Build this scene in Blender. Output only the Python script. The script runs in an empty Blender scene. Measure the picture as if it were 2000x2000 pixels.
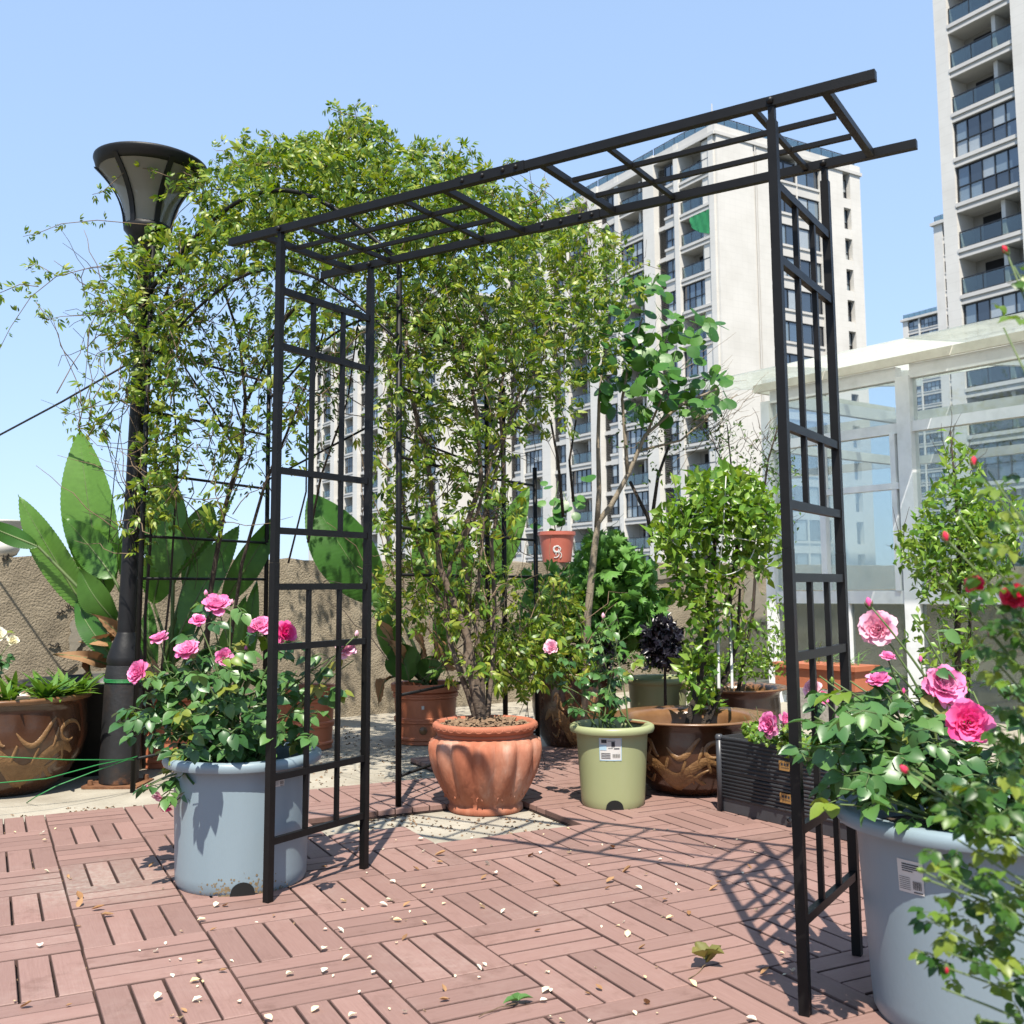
import bpy, math, random
import numpy as np
from mathutils import Matrix, Vector
random.seed(7); rng = np.random.default_rng(11)
sc = bpy.context.scene
col = sc.collection
# ------------------------------------------------------------------ camera
FPX, PITCH, ROLL, CH, CY = 2048.6, 0.0962, -0.0088, 0.8894, 951.2
cam = bpy.data.cameras.new('camera'); camo = bpy.data.objects.new('camera', cam); col.objects.link(camo)
cam.sensor_width = 36; cam.lens = FPX/2000*36; cam.shift_y = (CY-1000)/2000; cam.clip_start = .05; cam.clip_end = 4000
camo.matrix_world = Matrix.Translation((0, 0, CH)) @ Matrix.Rotation(math.pi/2+PITCH, 4, 'X') @ Matrix.Rotation(ROLL, 4, 'Z')
cam.dof.use_dof = True; cam.dof.focus_distance = 3.6; cam.dof.aperture_fstop = 10.0
sc.camera = camo
# ------------------------------------------------------------------ sky, sun, exposure
SUN_EL = math.radians(60.5)
SUN_D = Vector((0.015, math.cos(SUN_EL), -math.sin(SUN_EL))).normalized()      # the light travels away from the camera
w = bpy.data.worlds.new('World'); sc.world = w; w.use_nodes = True
nt = w.node_tree; nt.nodes.clear()
sk = nt.nodes.new('ShaderNodeTexSky'); sk.sky_type = 'NISHITA'; sk.sun_disc = False
sk.sun_elevation = SUN_EL; sk.sun_rotation = math.radians(180); sk.altitude = 30; sk.air_density = 1.0; sk.dust_density = .4; sk.ozone_density = 2.2
bg = nt.nodes.new('ShaderNodeBackground'); bg.inputs[1].default_value = .13
# hazy spring air: the whole dome is evened out and paled by one gamma and one tint
gm = nt.nodes.new('ShaderNodeGamma'); gm.inputs[1].default_value = .32; mt = nt.nodes.new('ShaderNodeMixRGB'); mt.blend_type = 'MULTIPLY'; mt.inputs[0].default_value = 1; mt.inputs[2].default_value = (1.72, 2.16, 2.80, 1)
nt.links.new(sk.outputs[0], gm.inputs[0]); nt.links.new(gm.outputs[0], mt.inputs[1])
wo = nt.nodes.new('ShaderNodeOutputWorld'); nt.links.new(mt.outputs[0], bg.inputs[0]); nt.links.new(bg.outputs[0], wo.inputs[0])
sl = bpy.data.lights.new('sun', 'SUN'); sl.energy = 5.0; sl.angle = math.radians(.5); sl.color = (1, .935, .83)
so = bpy.data.objects.new('sun', sl); col.objects.link(so); so.location = (0, -20, 30)
so.rotation_euler = SUN_D.to_track_quat('-Z', 'Y').to_euler()
sc.view_settings.view_transform = 'Standard'; sc.view_settings.look = 'None'; sc.view_settings.gamma = 1
sc.view_settings.exposure = 0.92; sc.view_settings.use_curve_mapping = False
sc.cycles.max_bounces = 8; sc.cycles.transparent_max_bounces = 12; sc.cycles.caustics_reflective = False; sc.cycles.caustics_refractive = False
# ------------------------------------------------------------------ pixel helpers (2000 px photo)
_cr, _sr, _cp, _sp = math.cos(ROLL), math.sin(ROLL), math.cos(PITCH), math.sin(PITCH)
def pdir(u, v):
    xx = (u-1000)/FPX; uu = -(v-CY)/FPX
    x = xx*_cr-uu*_sr; q = xx*_sr+uu*_cr
    return Vector((x, _cp-q*_sp, _sp+q*_cp))
def gp(u, v, z=0.):
    d = pdir(u, v); return d*((z-CH)/d.z)+Vector((0, 0, CH))
def at(u, v, Y):
    d = pdir(u, v); return d*(Y/d.y)+Vector((0, 0, CH))
# ------------------------------------------------------------------ materials
M = {}
def newmat(name):
    m = bpy.data.materials.new(name); m.use_nodes = True; M[name] = m
    return m, m.node_tree, m.node_tree.nodes['Principled BSDF']
def nd(t, typ, **k):
    n = t.nodes.new(typ)
    for a, b in k.items():
        if a.startswith('i_'): n.inputs[a[2:].replace('_', ' ')].default_value = b
        else: setattr(n, a, b)
    return n
def ramp(t, fac, stops):
    r = t.nodes.new('ShaderNodeValToRGB'); t.links.new(fac, r.inputs[0])
    e = r.color_ramp.elements
    while len(e) < len(stops): e.new(.5)
    for q, (p, c) in zip(e, stops): q.position = p; q.color = (*c, 1) if len(c) == 3 else c
    return r
def mat(name, c1, c2=None, rough=.6, scale=8., detail=5., bump=0., bscale=None, metal=0., spec=.5, stops=None, obj_rand=0., coord='Object', stretch=None, coat=0., k=.74):
    """noise-mottled surface: c1..c2 by noise, optional bump and per-object value shift"""
    sc3 = lambda c: tuple(q*k for q in c); c1 = sc3(c1); c2 = sc3(c2) if c2 else None; stops = [(p, sc3(c)) for p, c in stops] if stops else None
    m, t, b = newmat(name)
    b.inputs['Roughness'].default_value = rough; b.inputs['Metallic'].default_value = metal; b.inputs['Specular IOR Level'].default_value = spec
    if coat: b.inputs['Coat Weight'].default_value = coat; b.inputs['Coat Roughness'].default_value = .12
    tc = nd(t, 'ShaderNodeTexCoord'); src = tc.outputs[coord]
    if stretch:
        mp = nd(t, 'ShaderNodeMapping'); mp.inputs['Scale'].default_value = stretch; t.links.new(src, mp.inputs[0]); src = mp.outputs[0]
    if obj_rand:
        oi0 = nd(t, 'ShaderNodeObjectInfo'); ad = nd(t, 'ShaderNodeVectorMath', operation='ADD')
        sc_ = nd(t, 'ShaderNodeVectorMath', operation='SCALE'); sc_.inputs[0].default_value = (13, 7, 5); t.links.new(oi0.outputs['Random'], sc_.inputs['Scale'])
        t.links.new(src, ad.inputs[0]); t.links.new(sc_.outputs[0], ad.inputs[1]); src = ad.outputs[0]
    n = nd(t, 'ShaderNodeTexNoise', i_Scale=scale, i_Detail=detail, i_Roughness=.62); t.links.new(src, n.inputs['Vector'])
    c2 = c2 or c1
    r = ramp(t, n.outputs[0], stops or [(.3, c1), (.7, c2)]); out = r.outputs[0]
    if obj_rand:
        oi = nd(t, 'ShaderNodeObjectInfo'); mr = nd(t, 'ShaderNodeMapRange'); mr.inputs[3].default_value = 1-obj_rand; mr.inputs[4].default_value = 1+obj_rand
        t.links.new(oi.outputs['Random'], mr.inputs[0]); hs = nd(t, 'ShaderNodeHueSaturation'); t.links.new(mr.outputs[0], hs.inputs['Value']); t.links.new(out, hs.inputs['Color']); out = hs.outputs[0]
    t.links.new(out, b.inputs['Base Color'])
    if bump:
        n2 = nd(t, 'ShaderNodeTexNoise', i_Scale=bscale or scale*6, i_Detail=4.); t.links.new(src, n2.inputs['Vector'])
        bp = nd(t, 'ShaderNodeBump', i_Strength=bump, i_Distance=.01); t.links.new(n2.outputs[0], bp.inputs['Height']); t.links.new(bp.outputs[0], b.inputs['Normal'])
    return m
def leafmat(name, cols, rough=.42, trans=.3, tcol=None, island=True, vein=False, spec=.4):
    """leaf: colour varies from leaf to leaf, light comes through the blade"""
    m, t, b = newmat(name); b.inputs['Roughness'].default_value = rough; b.inputs['Specular IOR Level'].default_value = spec
    if island: g = nd(t, 'ShaderNodeNewGeometry'); f = g.outputs['Random Per Island']
    else: g = nd(t, 'ShaderNodeObjectInfo'); f = g.outputs['Random']
    k = len(cols); r = ramp(t, f, [(i/max(1, k-1), c) for i, c in enumerate(cols)]); c = r.outputs[0]
    tc = nd(t, 'ShaderNodeTexCoord')
    n = nd(t, 'ShaderNodeTexNoise', i_Scale=30., i_Detail=2.); t.links.new(tc.outputs['Object'], n.inputs['Vector'])
    mr = nd(t, 'ShaderNodeMapRange'); mr.inputs[3].default_value = .8; mr.inputs[4].default_value = 1.2; t.links.new(n.outputs[0], mr.inputs[0])
    hs = nd(t, 'ShaderNodeHueSaturation'); t.links.new(mr.outputs[0], hs.inputs['Value']); t.links.new(c, hs.inputs['Color']); c = hs.outputs[0]
    t.links.new(c, b.inputs['Base Color'])
    tr = nd(t, 'ShaderNodeBsdfTranslucent'); h2 = nd(t, 'ShaderNodeHueSaturation'); h2.inputs['Hue'].default_value = .485; h2.inputs['Saturation'].default_value = 1.1; h2.inputs['Value'].default_value = 1.5
    t.links.new(c, h2.inputs['Color']); t.links.new(h2.outputs[0], tr.inputs[0])
    mx = nd(t, 'ShaderNodeMixShader'); mx.inputs[0].default_value = trans
    t.links.new(b.outputs[0], mx.inputs[1]); t.links.new(tr.outputs[0], mx.inputs[2])
    t.links.new(mx.outputs[0], t.nodes['Material Output'].inputs[0])
    return m
def glassmat(name, tint, refl=.12, rough=.02, dirt=0.):
    m, t, b = newmat(name); out = t.nodes['Material Output']
    tr = nd(t, 'ShaderNodeBsdfTransparent'); tr.inputs[0].default_value = (*tint, 1)
    gl = nd(t, 'ShaderNodeBsdfGlossy'); gl.inputs['Roughness'].default_value = rough
    fr = nd(t, 'ShaderNodeFresnel', i_IOR=1.5); ad = nd(t, 'ShaderNodeMath', operation='ADD'); ad.inputs[1].default_value = refl-.02
    hf = nd(t, 'ShaderNodeMath', operation='MULTIPLY'); hf.inputs[1].default_value = .5; t.links.new(fr.outputs[0], hf.inputs[0]); t.links.new(hf.outputs[0], ad.inputs[0])
    mx = nd(t, 'ShaderNodeMixShader'); t.links.new(ad.outputs[0], mx.inputs[0]); t.links.new(tr.outputs[0], mx.inputs[1]); t.links.new(gl.outputs[0], mx.inputs[2])
    last = mx.outputs[0]
    if dirt:
        df = nd(t, 'ShaderNodeBsdfDiffuse'); df.inputs[0].default_value = (.72, .73, .68, 1)
        tl = nd(t, 'ShaderNodeBsdfTranslucent'); tl.inputs[0].default_value = (.86, .87, .82, 1)
        m0 = nd(t, 'ShaderNodeMixShader'); m0.inputs[0].default_value = .6; t.links.new(df.outputs[0], m0.inputs[1]); t.links.new(tl.outputs[0], m0.inputs[2])
        tc = nd(t, 'ShaderNodeTexCoord'); n = nd(t, 'ShaderNodeTexNoise', i_Scale=6., i_Detail=8., i_Roughness=.75); t.links.new(tc.outputs['Object'], n.inputs['Vector'])
        mr = nd(t, 'ShaderNodeMapRange'); mr.inputs[1].default_value = .3; mr.inputs[2].default_value = .7; mr.inputs[3].default_value = dirt*.45; mr.inputs[4].default_value = min(1, dirt*1.5); t.links.new(n.outputs[0], mr.inputs[0])
        m2 = nd(t, 'ShaderNodeMixShader'); t.links.new(mr.outputs[0], m2.inputs[0]); t.links.new(last, m2.inputs[1]); t.links.new(m0.outputs[0], m2.inputs[2]); last = m2.outputs[0]
    t.links.new(last, out.inputs[0]); return m
# ------------------------------------------------------------------ geometry helpers
class MB:
    def __init__(s): s.v = []; s.f = []; s.m = []
    def add(s, v, f, mi=0):
        o = len(s.v); s.v += [tuple(p) for p in v]; s.f += [tuple(i+o for i in q) for q in f]; s.m += [mi]*len(f); return s
    def box(s, c, size, ax=None, mi=0, bev=0.):
        """box by centre, full size and optional axes (3 vectors)"""
        c = Vector(c); a = ax or (Vector((1, 0, 0)), Vector((0, 1, 0)), Vector((0, 0, 1)))
        h = [q/2 for q in size]
        if not bev:
            v = [c+a[0]*(h[0]*i)+a[1]*(h[1]*j)+a[2]*(h[2]*k) for k in (-1, 1) for j in (-1, 1) for i in (-1, 1)]
            return s.add(v, [(0, 2, 3, 1), (4, 5, 7, 6), (0, 1, 5, 4), (2, 6, 7, 3), (0, 4, 6, 2), (1, 3, 7, 5)], mi)
        # chamfer the four upper edges
        v = []
        for k, ins in ((-1, 0), (1-2*bev/size[2], 0), (1, bev)):
            for i, j in ((-1, -1), (1, -1), (1, 1), (-1, 1)):
                v.append(c+a[0]*((h[0]-ins)*i)+a[1]*((h[1]-ins)*j)+a[2]*(h[2]*k))
        f = [(3, 2, 1, 0), (8, 9, 10, 11)]
        for L in (0, 4):
            for i in range(4): j = (i+1) % 4; f.append((L+i, L+j, L+4+j, L+4+i))
        return s.add(v, f, mi)
    def bar(s, p, q, wd, ht=None, up=None, mi=0, ext=0.):
        """rectangular bar from p to q"""
        p, q = Vector(p), Vector(q); d = (q-p); L = d.length; d.normalize()
        up = Vector(up) if up else (Vector((0, 0, 1)) if abs(d.z) < .9 else Vector((0, 1, 0)))
        x = d.cross(up).normalized(); z = x.cross(d).normalized()
        return s.box((p+q)/2, (L+2*ext, wd, ht or wd), (d, x, z), mi)
    def tube(s, pts, rad, n=6, mi=0, cap=True):
        pts = [Vector(p) for p in pts]; k = len(pts)
        if not isinstance(rad, (list, tuple)): rad = [rad]*k
        v = []; f = []; prev = None
        for i, p in enumerate(pts):
            d = (pts[min(i+1, k-1)]-pts[max(i-1, 0)]).normalized()
            if prev is None: x = d.orthogonal().normalized()
            else: x = (prev-d*prev.dot(d)); x = x.normalized() if x.length > 1e-5 else d.orthogonal().normalized()
            prev = x; y = d.cross(x)
            for j in range(n):
                a = 2*math.pi*j/n; v.append(p+(x*math.cos(a)+y*math.sin(a))*rad[i])
        for i in range(k-1):
            for j in range(n):
                a, b = i*n+j, i*n+(j+1) % n; f.append((a, b, b+n, a+n))
        if cap: f += [tuple(range(n-1, -1, -1)), tuple(range((k-1)*n, k*n))]
        return s.add(v, f, mi)
    def lathe(s, prof, n=48, c=(0, 0, 0), rf=None, mi=0, a0=0., a1=None, closed=True, ax=None):
        """prof: (r, z) list; rf(theta, i, r) -> r"""
        c = Vector(c); v = []; f = []; full = a1 is None; cols = n if full else n+1; a1 = a1 if a1 is not None else 2*math.pi
        for i, (r, z) in enumerate(prof):
            for j in range(cols):
                a = a0+(a1-a0)*j/n; q = rf(a, i, r) if rf else r
                v.append(c+Vector((q*math.cos(a), q*math.sin(a), z)))
        for i in range(len(prof)-1):
            for j in range(n):
                a, b = i*cols+j, i*cols+((j+1) % cols if full else j+1); f.append((a, b, b+cols, a+cols))
        return s.add(v, f, mi)
    def mesh(s, name, mats, smooth=False, off=None):
        me = bpy.data.meshes.new(name)
        v = s.v if off is None else [(a-off[0], b-off[1], c-off[2]) for a, b, c in s.v]
        me.from_pydata(v, [], s.f)
        for m in (mats if isinstance(mats, (list, tuple)) else [mats]): me.materials.append(M[m])
        if any(s.m): me.polygons.foreach_set('material_index', s.m)
        if smooth: me.polygons.foreach_set('use_smooth', [True]*len(s.f))
        me.update(); return me
def link(name, data, parent=None, loc=(0, 0, 0), mw=None):
    o = bpy.data.objects.new(name, data); col.objects.link(o)
    if parent: o.parent = parent
    if mw is not None: o.matrix_local = mw
    else: o.location = loc
    return o
def tag(o, label=None, cat=None, group=None, kind=None):
    if label: o['label'] = label
    if cat: o['category'] = cat
    if group: o['group'] = group
    if kind: o['kind'] = kind
    return o
def thing(name, label, cat, loc=(0, 0, 0), rz=0., group=None):
    o = link(name, None, None, loc); o.empty_display_size = .1; o.rotation_euler = (0, 0, rz); return tag(o, label, cat, group)
def part(name, mb, mats, parent, smooth=False, off=None):
    """a part whose mesh was written in the parent's own frame, or in world metres when off is the parent's place"""
    return link(name, mb.mesh(name, mats, smooth, off), parent)
def sharp(o, ang=.6):
    o.data.set_sharp_from_angle(angle=ang); return o
def trimesh(name, V, F, mats, smooth=False):
    """fast mesh from numpy arrays (all faces of one size)"""
    me = bpy.data.meshes.new(name); V = np.asarray(V, np.float32).reshape(-1, 3); F = np.asarray(F, np.int32); k = F.shape[1]; n = len(F)
    me.vertices.add(len(V)); me.vertices.foreach_set('co', V.ravel()); me.loops.add(n*k); me.loops.foreach_set('vertex_index', F.ravel())
    me.polygons.add(n); me.polygons.foreach_set('loop_start', np.arange(0, n*k, k, dtype=np.int32)); me.polygons.foreach_set('loop_total', np.full(n, k, np.int32))
    if smooth: me.polygons.foreach_set('use_smooth', np.ones(n, bool))
    for m in (mats if isinstance(mats, (list, tuple)) else [mats]): me.materials.append(M[m])
    me.update(calc_edges=True); return me
def scatter(name, T, P, R, mats, smooth=False):
    """copies of template T=(verts, tris) at points P (N,3) with frames R (N,3,3; columns are the axes, scaled)"""
    tv, tf = np.asarray(T[0], float), np.asarray(T[1], int); n = len(P)
    V = np.einsum('nij,kj->nki', R, tv)+np.asarray(P)[:, None, :]
    F = (tf[None]+(np.arange(n)*len(tv))[:, None, None]).reshape(-1, tf.shape[1])
    return trimesh(name, V.reshape(-1, 3), F, mats, smooth)
def frames(D, U, s):
    """frames with y along D, z close to U, scaled by s"""
    D = D/np.linalg.norm(D, axis=1, keepdims=True); X = np.cross(D, U); X /= np.linalg.norm(X, axis=1, keepdims=True)+1e-9; Z = np.cross(X, D)
    return np.stack([X, D, Z], axis=2)*np.asarray(s).reshape(-1, 1, 1)
def rot_to(d, up=(0, 0, 1)):
    """3x3 Matrix, y along d, z close to up"""
    d = Vector(d).normalized(); x = d.cross(Vector(up)); x = x.normalized() if x.length > 1e-4 else Vector((1, 0, 0)); z = x.cross(d)
    return Matrix((x, d, z)).transposed()
def xf(loc, rot=None, s=1.):
    m = (rot.to_4x4() if rot is not None else Matrix.Identity(4)); return Matrix.Translation(loc) @ m @ Matrix.Scale(s, 4)
# ================================================================== materials of the setting
mat('concrete', (.30, .265, .205), (.47, .43, .35), rough=.9, scale=3.2, detail=8, bump=.5, bscale=60)
mat('cement_wall', (.13, .108, .082), (.30, .255, .195), rough=.95, scale=2.3, detail=9, bump=1., bscale=85, k=1., stops=[(.25, (.12, .096, .066)), (.5, (.245, .202, .142)), (.62, (.285, .24, .172)), (.8, (.38, .335, .255))])
mat('cement_patch', (.27, .235, .18), (.33, .295, .235), rough=.9, scale=7, bump=.3)
mat('city_ground', (.12, .13, .11), (.2, .2, .18), rough=.95, scale=.05)
mat('deck_base', (.02, .010, .008), (.045, .022, .018), rough=.7, scale=60)
def slatmat():
    m, t, b = newmat('deck_slat'); b.inputs['Roughness'].default_value = .62; b.inputs['Specular IOR Level'].default_value = .35
    g = nd(t, 'ShaderNodeNewGeometry'); oi = nd(t, 'ShaderNodeObjectInfo'); tc = nd(t, 'ShaderNodeTexCoord')
    mp = nd(t, 'ShaderNodeMapping'); mp.inputs['Scale'].default_value = (14, 260, 40); t.links.new(tc.outputs['Object'], mp.inputs[0])
    ad = nd(t, 'ShaderNodeVectorMath', operation='ADD'); s_ = nd(t, 'ShaderNodeVectorMath', operation='SCALE'); s_.inputs[0].default_value = (40, 90, 20); t.links.new(oi.outputs['Random'], s_.inputs['Scale'])
    t.links.new(mp.outputs[0], ad.inputs[0]); t.links.new(s_.outputs[0], ad.inputs[1])
    gr = nd(t, 'ShaderNodeTexNoise', i_Scale=1., i_Detail=4., i_Roughness=.6); t.links.new(ad.outputs[0], gr.inputs['Vector'])
    big = nd(t, 'ShaderNodeTexNoise', i_Scale=2.6, i_Detail=6., i_Roughness=.65); t.links.new(g.outputs['Position'], big.inputs['Vector'])
    fine = nd(t, 'ShaderNodeTexNoise', i_Scale=38., i_Detail=5., i_Roughness=.7); t.links.new(g.outputs['Position'], fine.inputs['Vector'])
    c0 = ramp(t, gr.outputs[0], [(.25, (.200, .118, .099)), (.55, (.224, .135, .114)), (.8, (.248, .153, .131))])
    # dusty, worn areas
    dst = ramp(t, big.outputs[0], [(.5, (0, 0, 0)), (.72, (1, 1, 1))]); fd = ramp(t, fine.outputs[0], [(.35, (0, 0, 0)), (.75, (1, 1, 1))])
    mu = nd(t, 'ShaderNodeMath', operation='MULTIPLY'); t.links.new(dst.outputs[0], mu.inputs[0]); t.links.new(fd.outputs[0], mu.inputs[1])
    m2 = nd(t, 'ShaderNodeMath', operation='MULTIPLY'); m2.inputs[1].default_value = .55; t.links.new(mu.outputs[0], m2.inputs[0])
    mx = nd(t, 'ShaderNodeMixRGB'); t.links.new(m2.outputs[0], mx.inputs[0]); t.links.new(c0.outputs[0], mx.inputs[1]); mx.inputs[2].default_value = (.34, .26, .225, 1)
    # pale dried-water stain on a few boards by the left pot
    sp0 = gp(190, 1725); vs = nd(t, 'ShaderNodeVectorMath', operation='DISTANCE'); vs.inputs[1].default_value = sp0; t.links.new(g.outputs['Position'], vs.inputs[0])
    nz = nd(t, 'ShaderNodeMath', operation='MULTIPLY_ADD'); nz.inputs[1].default_value = .5; t.links.new(big.outputs[0], nz.inputs[0]); t.links.new(vs.outputs['Value'], nz.inputs[2])
    sr0 = ramp(t, nz.outputs[0], [(.28, (1, 1, 1)), (.55, (0, 0, 0))]); ms = nd(t, 'ShaderNodeMath', operation='MULTIPLY'); t.links.new(sr0.outputs[0], ms.inputs[0]); t.links.new(fd.outputs[0], ms.inputs[1])
    mx0 = nd(t, 'ShaderNodeMixRGB'); t.links.new(ms.outputs[0], mx0.inputs[0]); t.links.new(mx.outputs[0], mx0.inputs[1]); mx0.inputs[2].default_value = (.33, .29, .25, 1); mx = mx0
    # darker scuffs
    sc2 = nd(t, 'ShaderNodeTexNoise', i_Scale=7., i_Detail=7., i_Roughness=.75); t.links.new(g.outputs['Position'], sc2.inputs['Vector'])
    sr_ = ramp(t, sc2.outputs[0], [(.33, (.78, .75, .73)), (.45, (1, 1, 1))]); mm = nd(t, 'ShaderNodeMixRGB', blend_type='MULTIPLY'); mm.inputs[0].default_value = 1
    t.links.new(mx.outputs[0], mm.inputs[1]); t.links.new(sr_.outputs[0], mm.inputs[2])
    mr = nd(t, 'ShaderNodeMapRange'); mr.inputs[3].default_value = .87; mr.inputs[4].default_value = 1.12; t.links.new(oi.outputs['Random'], mr.inputs[0])
    hs = nd(t, 'ShaderNodeHueSaturation'); t.links.new(mr.outputs[0], hs.inputs['Value']); t.links.new(mm.outputs[0], hs.inputs['Color']); t.links.new(hs.outputs[0], b.inputs['Base Color'])
    bp = nd(t, 'ShaderNodeBump', i_Strength=.25, i_Distance=.002); t.links.new(gr.outputs[0], bp.inputs['Height']); t.links.new(bp.outputs[0], b.inputs['Normal'])
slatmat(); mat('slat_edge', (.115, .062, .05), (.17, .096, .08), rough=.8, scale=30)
# ================================================================== terrace and far ground
WD = Vector((.8, .6, 0)); WN = Vector((.6, -.8, 0)); W0 = Vector((-1.4, 7.6, 0))       # the parapet's line, its inner normal
def wl(t, o=0., z=0.): return W0+WD*t+WN*o+Vector((0, 0, z))
mb = MB(); c4 = [wl(-14, -.25), wl(16, -.25), wl(16, 22), wl(-14, 22)]
mb.add([(p.x, p.y, z) for z in (-.03, -.6) for p in c4], [(3, 2, 1, 0), (4, 5, 6, 7), (0, 1, 5, 4), (1, 2, 6, 5), (2, 3, 7, 6), (3, 0, 4, 7)])
tag(part('terrace_floor', mb, 'concrete', None), kind='structure')
from collections import defaultdict
mb = MB(); mb.add([(-1500, -1500, -24), (1500, -1500, -24), (1500, 1500, -24), (-1500, 1500, -24)], [(0, 1, 2, 3)])
tag(part('ground', mb, 'city_ground', None), kind='structure')
# the building that carries the terrace
mat('plaster', (.5, .47, .41), (.58, .55, .49), rough=.9, scale=1)
mb = MB(); mb.add([(p.x, p.y, z) for z in (-.61, -24.5) for p in [wl(-13.9, -.15), wl(15.9, -.15), wl(15.9, 21.9), wl(-13.9, 21.9)]], [(3, 2, 1, 0), (4, 5, 6, 7), (0, 1, 5, 4), (1, 2, 6, 5), (2, 3, 7, 6), (3, 0, 4, 7)])
tag(part('terrace_building', mb, 'plaster', None), kind='structure')
# ================================================================== deck of clip-together tiles
DY, DOX, DOY = .4662, -.681, 2.5864; dc, ds = math.cos(DY), math.sin(DY)
def dk(a, b, z=0.): return Vector((DOX+(a*dc+b*ds)*.3, DOY+(a*ds-b*dc)*.3, z))          # tile units: a to the right, b towards the camera
tiles = []
for i in range(-5, 13):
    for j in range(-10, 7):
        if j < (-7 if i < 5 else -9): continue
        if (i, j) in ((2, -5), (3, -5), (4, -5), (3, -4), (4, -4)): continue
        tiles.append((i, j))
mb = MB(); ax = (Vector((dc, ds, 0)), Vector((-ds, dc, 0)), Vector((0, 0, 1)))
for i, j in tiles: mb.box(dk(i+.5, j+.5, -.0245), (.2985, .2985, .004), ax)
deck = tag(part('deck', mb, 'deck_base', None), kind='structure')
SW = .0682
sm = []
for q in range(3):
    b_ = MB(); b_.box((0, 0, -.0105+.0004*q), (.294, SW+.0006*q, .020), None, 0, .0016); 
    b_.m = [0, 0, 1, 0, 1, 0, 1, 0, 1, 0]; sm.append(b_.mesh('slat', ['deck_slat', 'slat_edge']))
ent = []
for i, j in tiles:
    vert = (i+j) % 2 == 1
    for k in range(4):
        o = (k+.5)/4-.5
        p = dk(i+.5+(o if vert else 0), j+.5+(0 if vert else o)); ent.append((p, DY+(math.pi/2 if vert else 0)))
def inview(p):
    v = camo.matrix_world.inverted() @ p
    if v.z > -.3: return -1
    x = 1000+FPX*v.x/-v.z; y = CY-FPX*v.y/-v.z
    return 1/v.z**2 if -80 < x < 2080 and y < 2100 else 0
camo.matrix_world = camo.matrix_world
ent.sort(key=lambda e: -inview(e[0]))
far = MB()
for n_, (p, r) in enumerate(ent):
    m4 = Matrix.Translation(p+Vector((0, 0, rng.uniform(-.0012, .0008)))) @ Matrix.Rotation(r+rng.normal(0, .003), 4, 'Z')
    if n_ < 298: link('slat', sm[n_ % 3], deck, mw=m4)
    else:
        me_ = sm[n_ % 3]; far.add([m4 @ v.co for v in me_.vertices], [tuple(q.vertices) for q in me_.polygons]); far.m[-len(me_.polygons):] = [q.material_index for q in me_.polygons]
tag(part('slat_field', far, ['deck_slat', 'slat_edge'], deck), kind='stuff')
# ================================================================== parapet
def wallobj(name, label, t0, t1, h0, h1, seed):
    n = int((t1-t0)/.12); k = 14; r_ = np.random.default_rng(seed); V = []; F = []
    for side, o in ((0, 0.), (1, -.2)):
        for i in range(n+1):
            for j in range(k+1):
                t = t0+(t1-t0)*i/n; h = (h0+(h1-h0)*i/n)*j/k
                jit = r_.normal(0, .002); top = r_.normal(0, .006) if j == k else 0
                V.append(wl(t, o+jit*(1 if side == 0 else -1), -.05+h+top))
    def id_(s, i, j): return s*(n+1)*(k+1)+i*(k+1)+j
    for i in range(n):
        for j in range(k):
            F.append((id_(0, i, j), id_(0, i+1, j), id_(0, i+1, j+1), id_(0, i, j+1))); F.append((id_(1, i+1, j), id_(1, i, j), id_(1, i, j+1), id_(1, i+1, j+1)))
        F.append((id_(0, i, k), id_(0, i+1, k), id_(1, i+1, k), id_(1, i, k)))
    for i in (0, n):
        for j in range(k): F.append((id_(0, i, j), id_(0, i, j+1), id_(1, i, j+1), id_(1, i, j)))
    o = wl((t0+t1)/2); b_ = MB(); b_.add(V, F); th = thing(name, label, 'wall', o)
    part('wall_face', b_, 'cement_wall', th, off=o); return th
pw = wallobj('parapet_wall', 'weathered rough cement parapet wall running along the terrace edge', -12, 15, 1.155, 1.155, 4)
# flaked skim-coat patches and cracks on the wall
mat('crack', (.03, .026, .02), rough=1)
def onwall(u, v, o=.012):
    d = pdir(u, v); c = Vector((0, 0, CH)); q = wl(0, o); t = (q-c).dot(WN)/d.dot(WN); return c+d*t
for k, (u, v, ru, rv) in enumerate([(150, 1238, 18, 30), (165, 1345, 62, 34), (1285, 1122, 60, 11), (1475, 1180, 22, 50)]):
    b_ = MB(); n = 26; pts = []
    r_ = np.random.default_rng(k); ph = r_.uniform(0, 6, 4)
    for a in range(n):
        th = 2*math.pi*a/n; s = 1+.22*math.sin(2*th+ph[0])+.16*math.sin(3*th+ph[1])+.12*math.sin(7*th+ph[2])+r_.normal(0, .05)
        pts.append((u+ru*s*math.cos(th), v+rv*s*math.sin(th)))
    f_ = [onwall(*p, .019) for p in pts]; g_ = [onwall(*p, -.01) for p in pts]
    b_.add(f_+g_, [tuple(range(n-1, -1, -1))]+[(i, (i+1) % n, n+(i+1) % n, n+i) for i in range(n)])
    part('render_patch', b_, 'cement_patch', pw, off=pw.location)
for k, (u, v, u2, v2) in enumerate([(108, 1200, 130, 1195), (128, 1183, 150, 1180), (95, 1258, 118, 1262), (118, 1312, 152, 1300), (150, 1215, 170, 1232), (5, 1092, 18, 1085), (100, 1112, 112, 1108)]):
    r_ = np.random.default_rng(50+k); n = 9; path = [onwall(u+(u2-u)*i/n+r_.normal(0, 2), v+(v2-v)*i/n+r_.normal(0, 3), .012) for i in range(n+1)]
    b_ = MB(); b_.tube(path, [.002]+[.006]*(n-1)+[.002], 4); part('crack', b_, 'crack', pw, off=pw.location)
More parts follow.
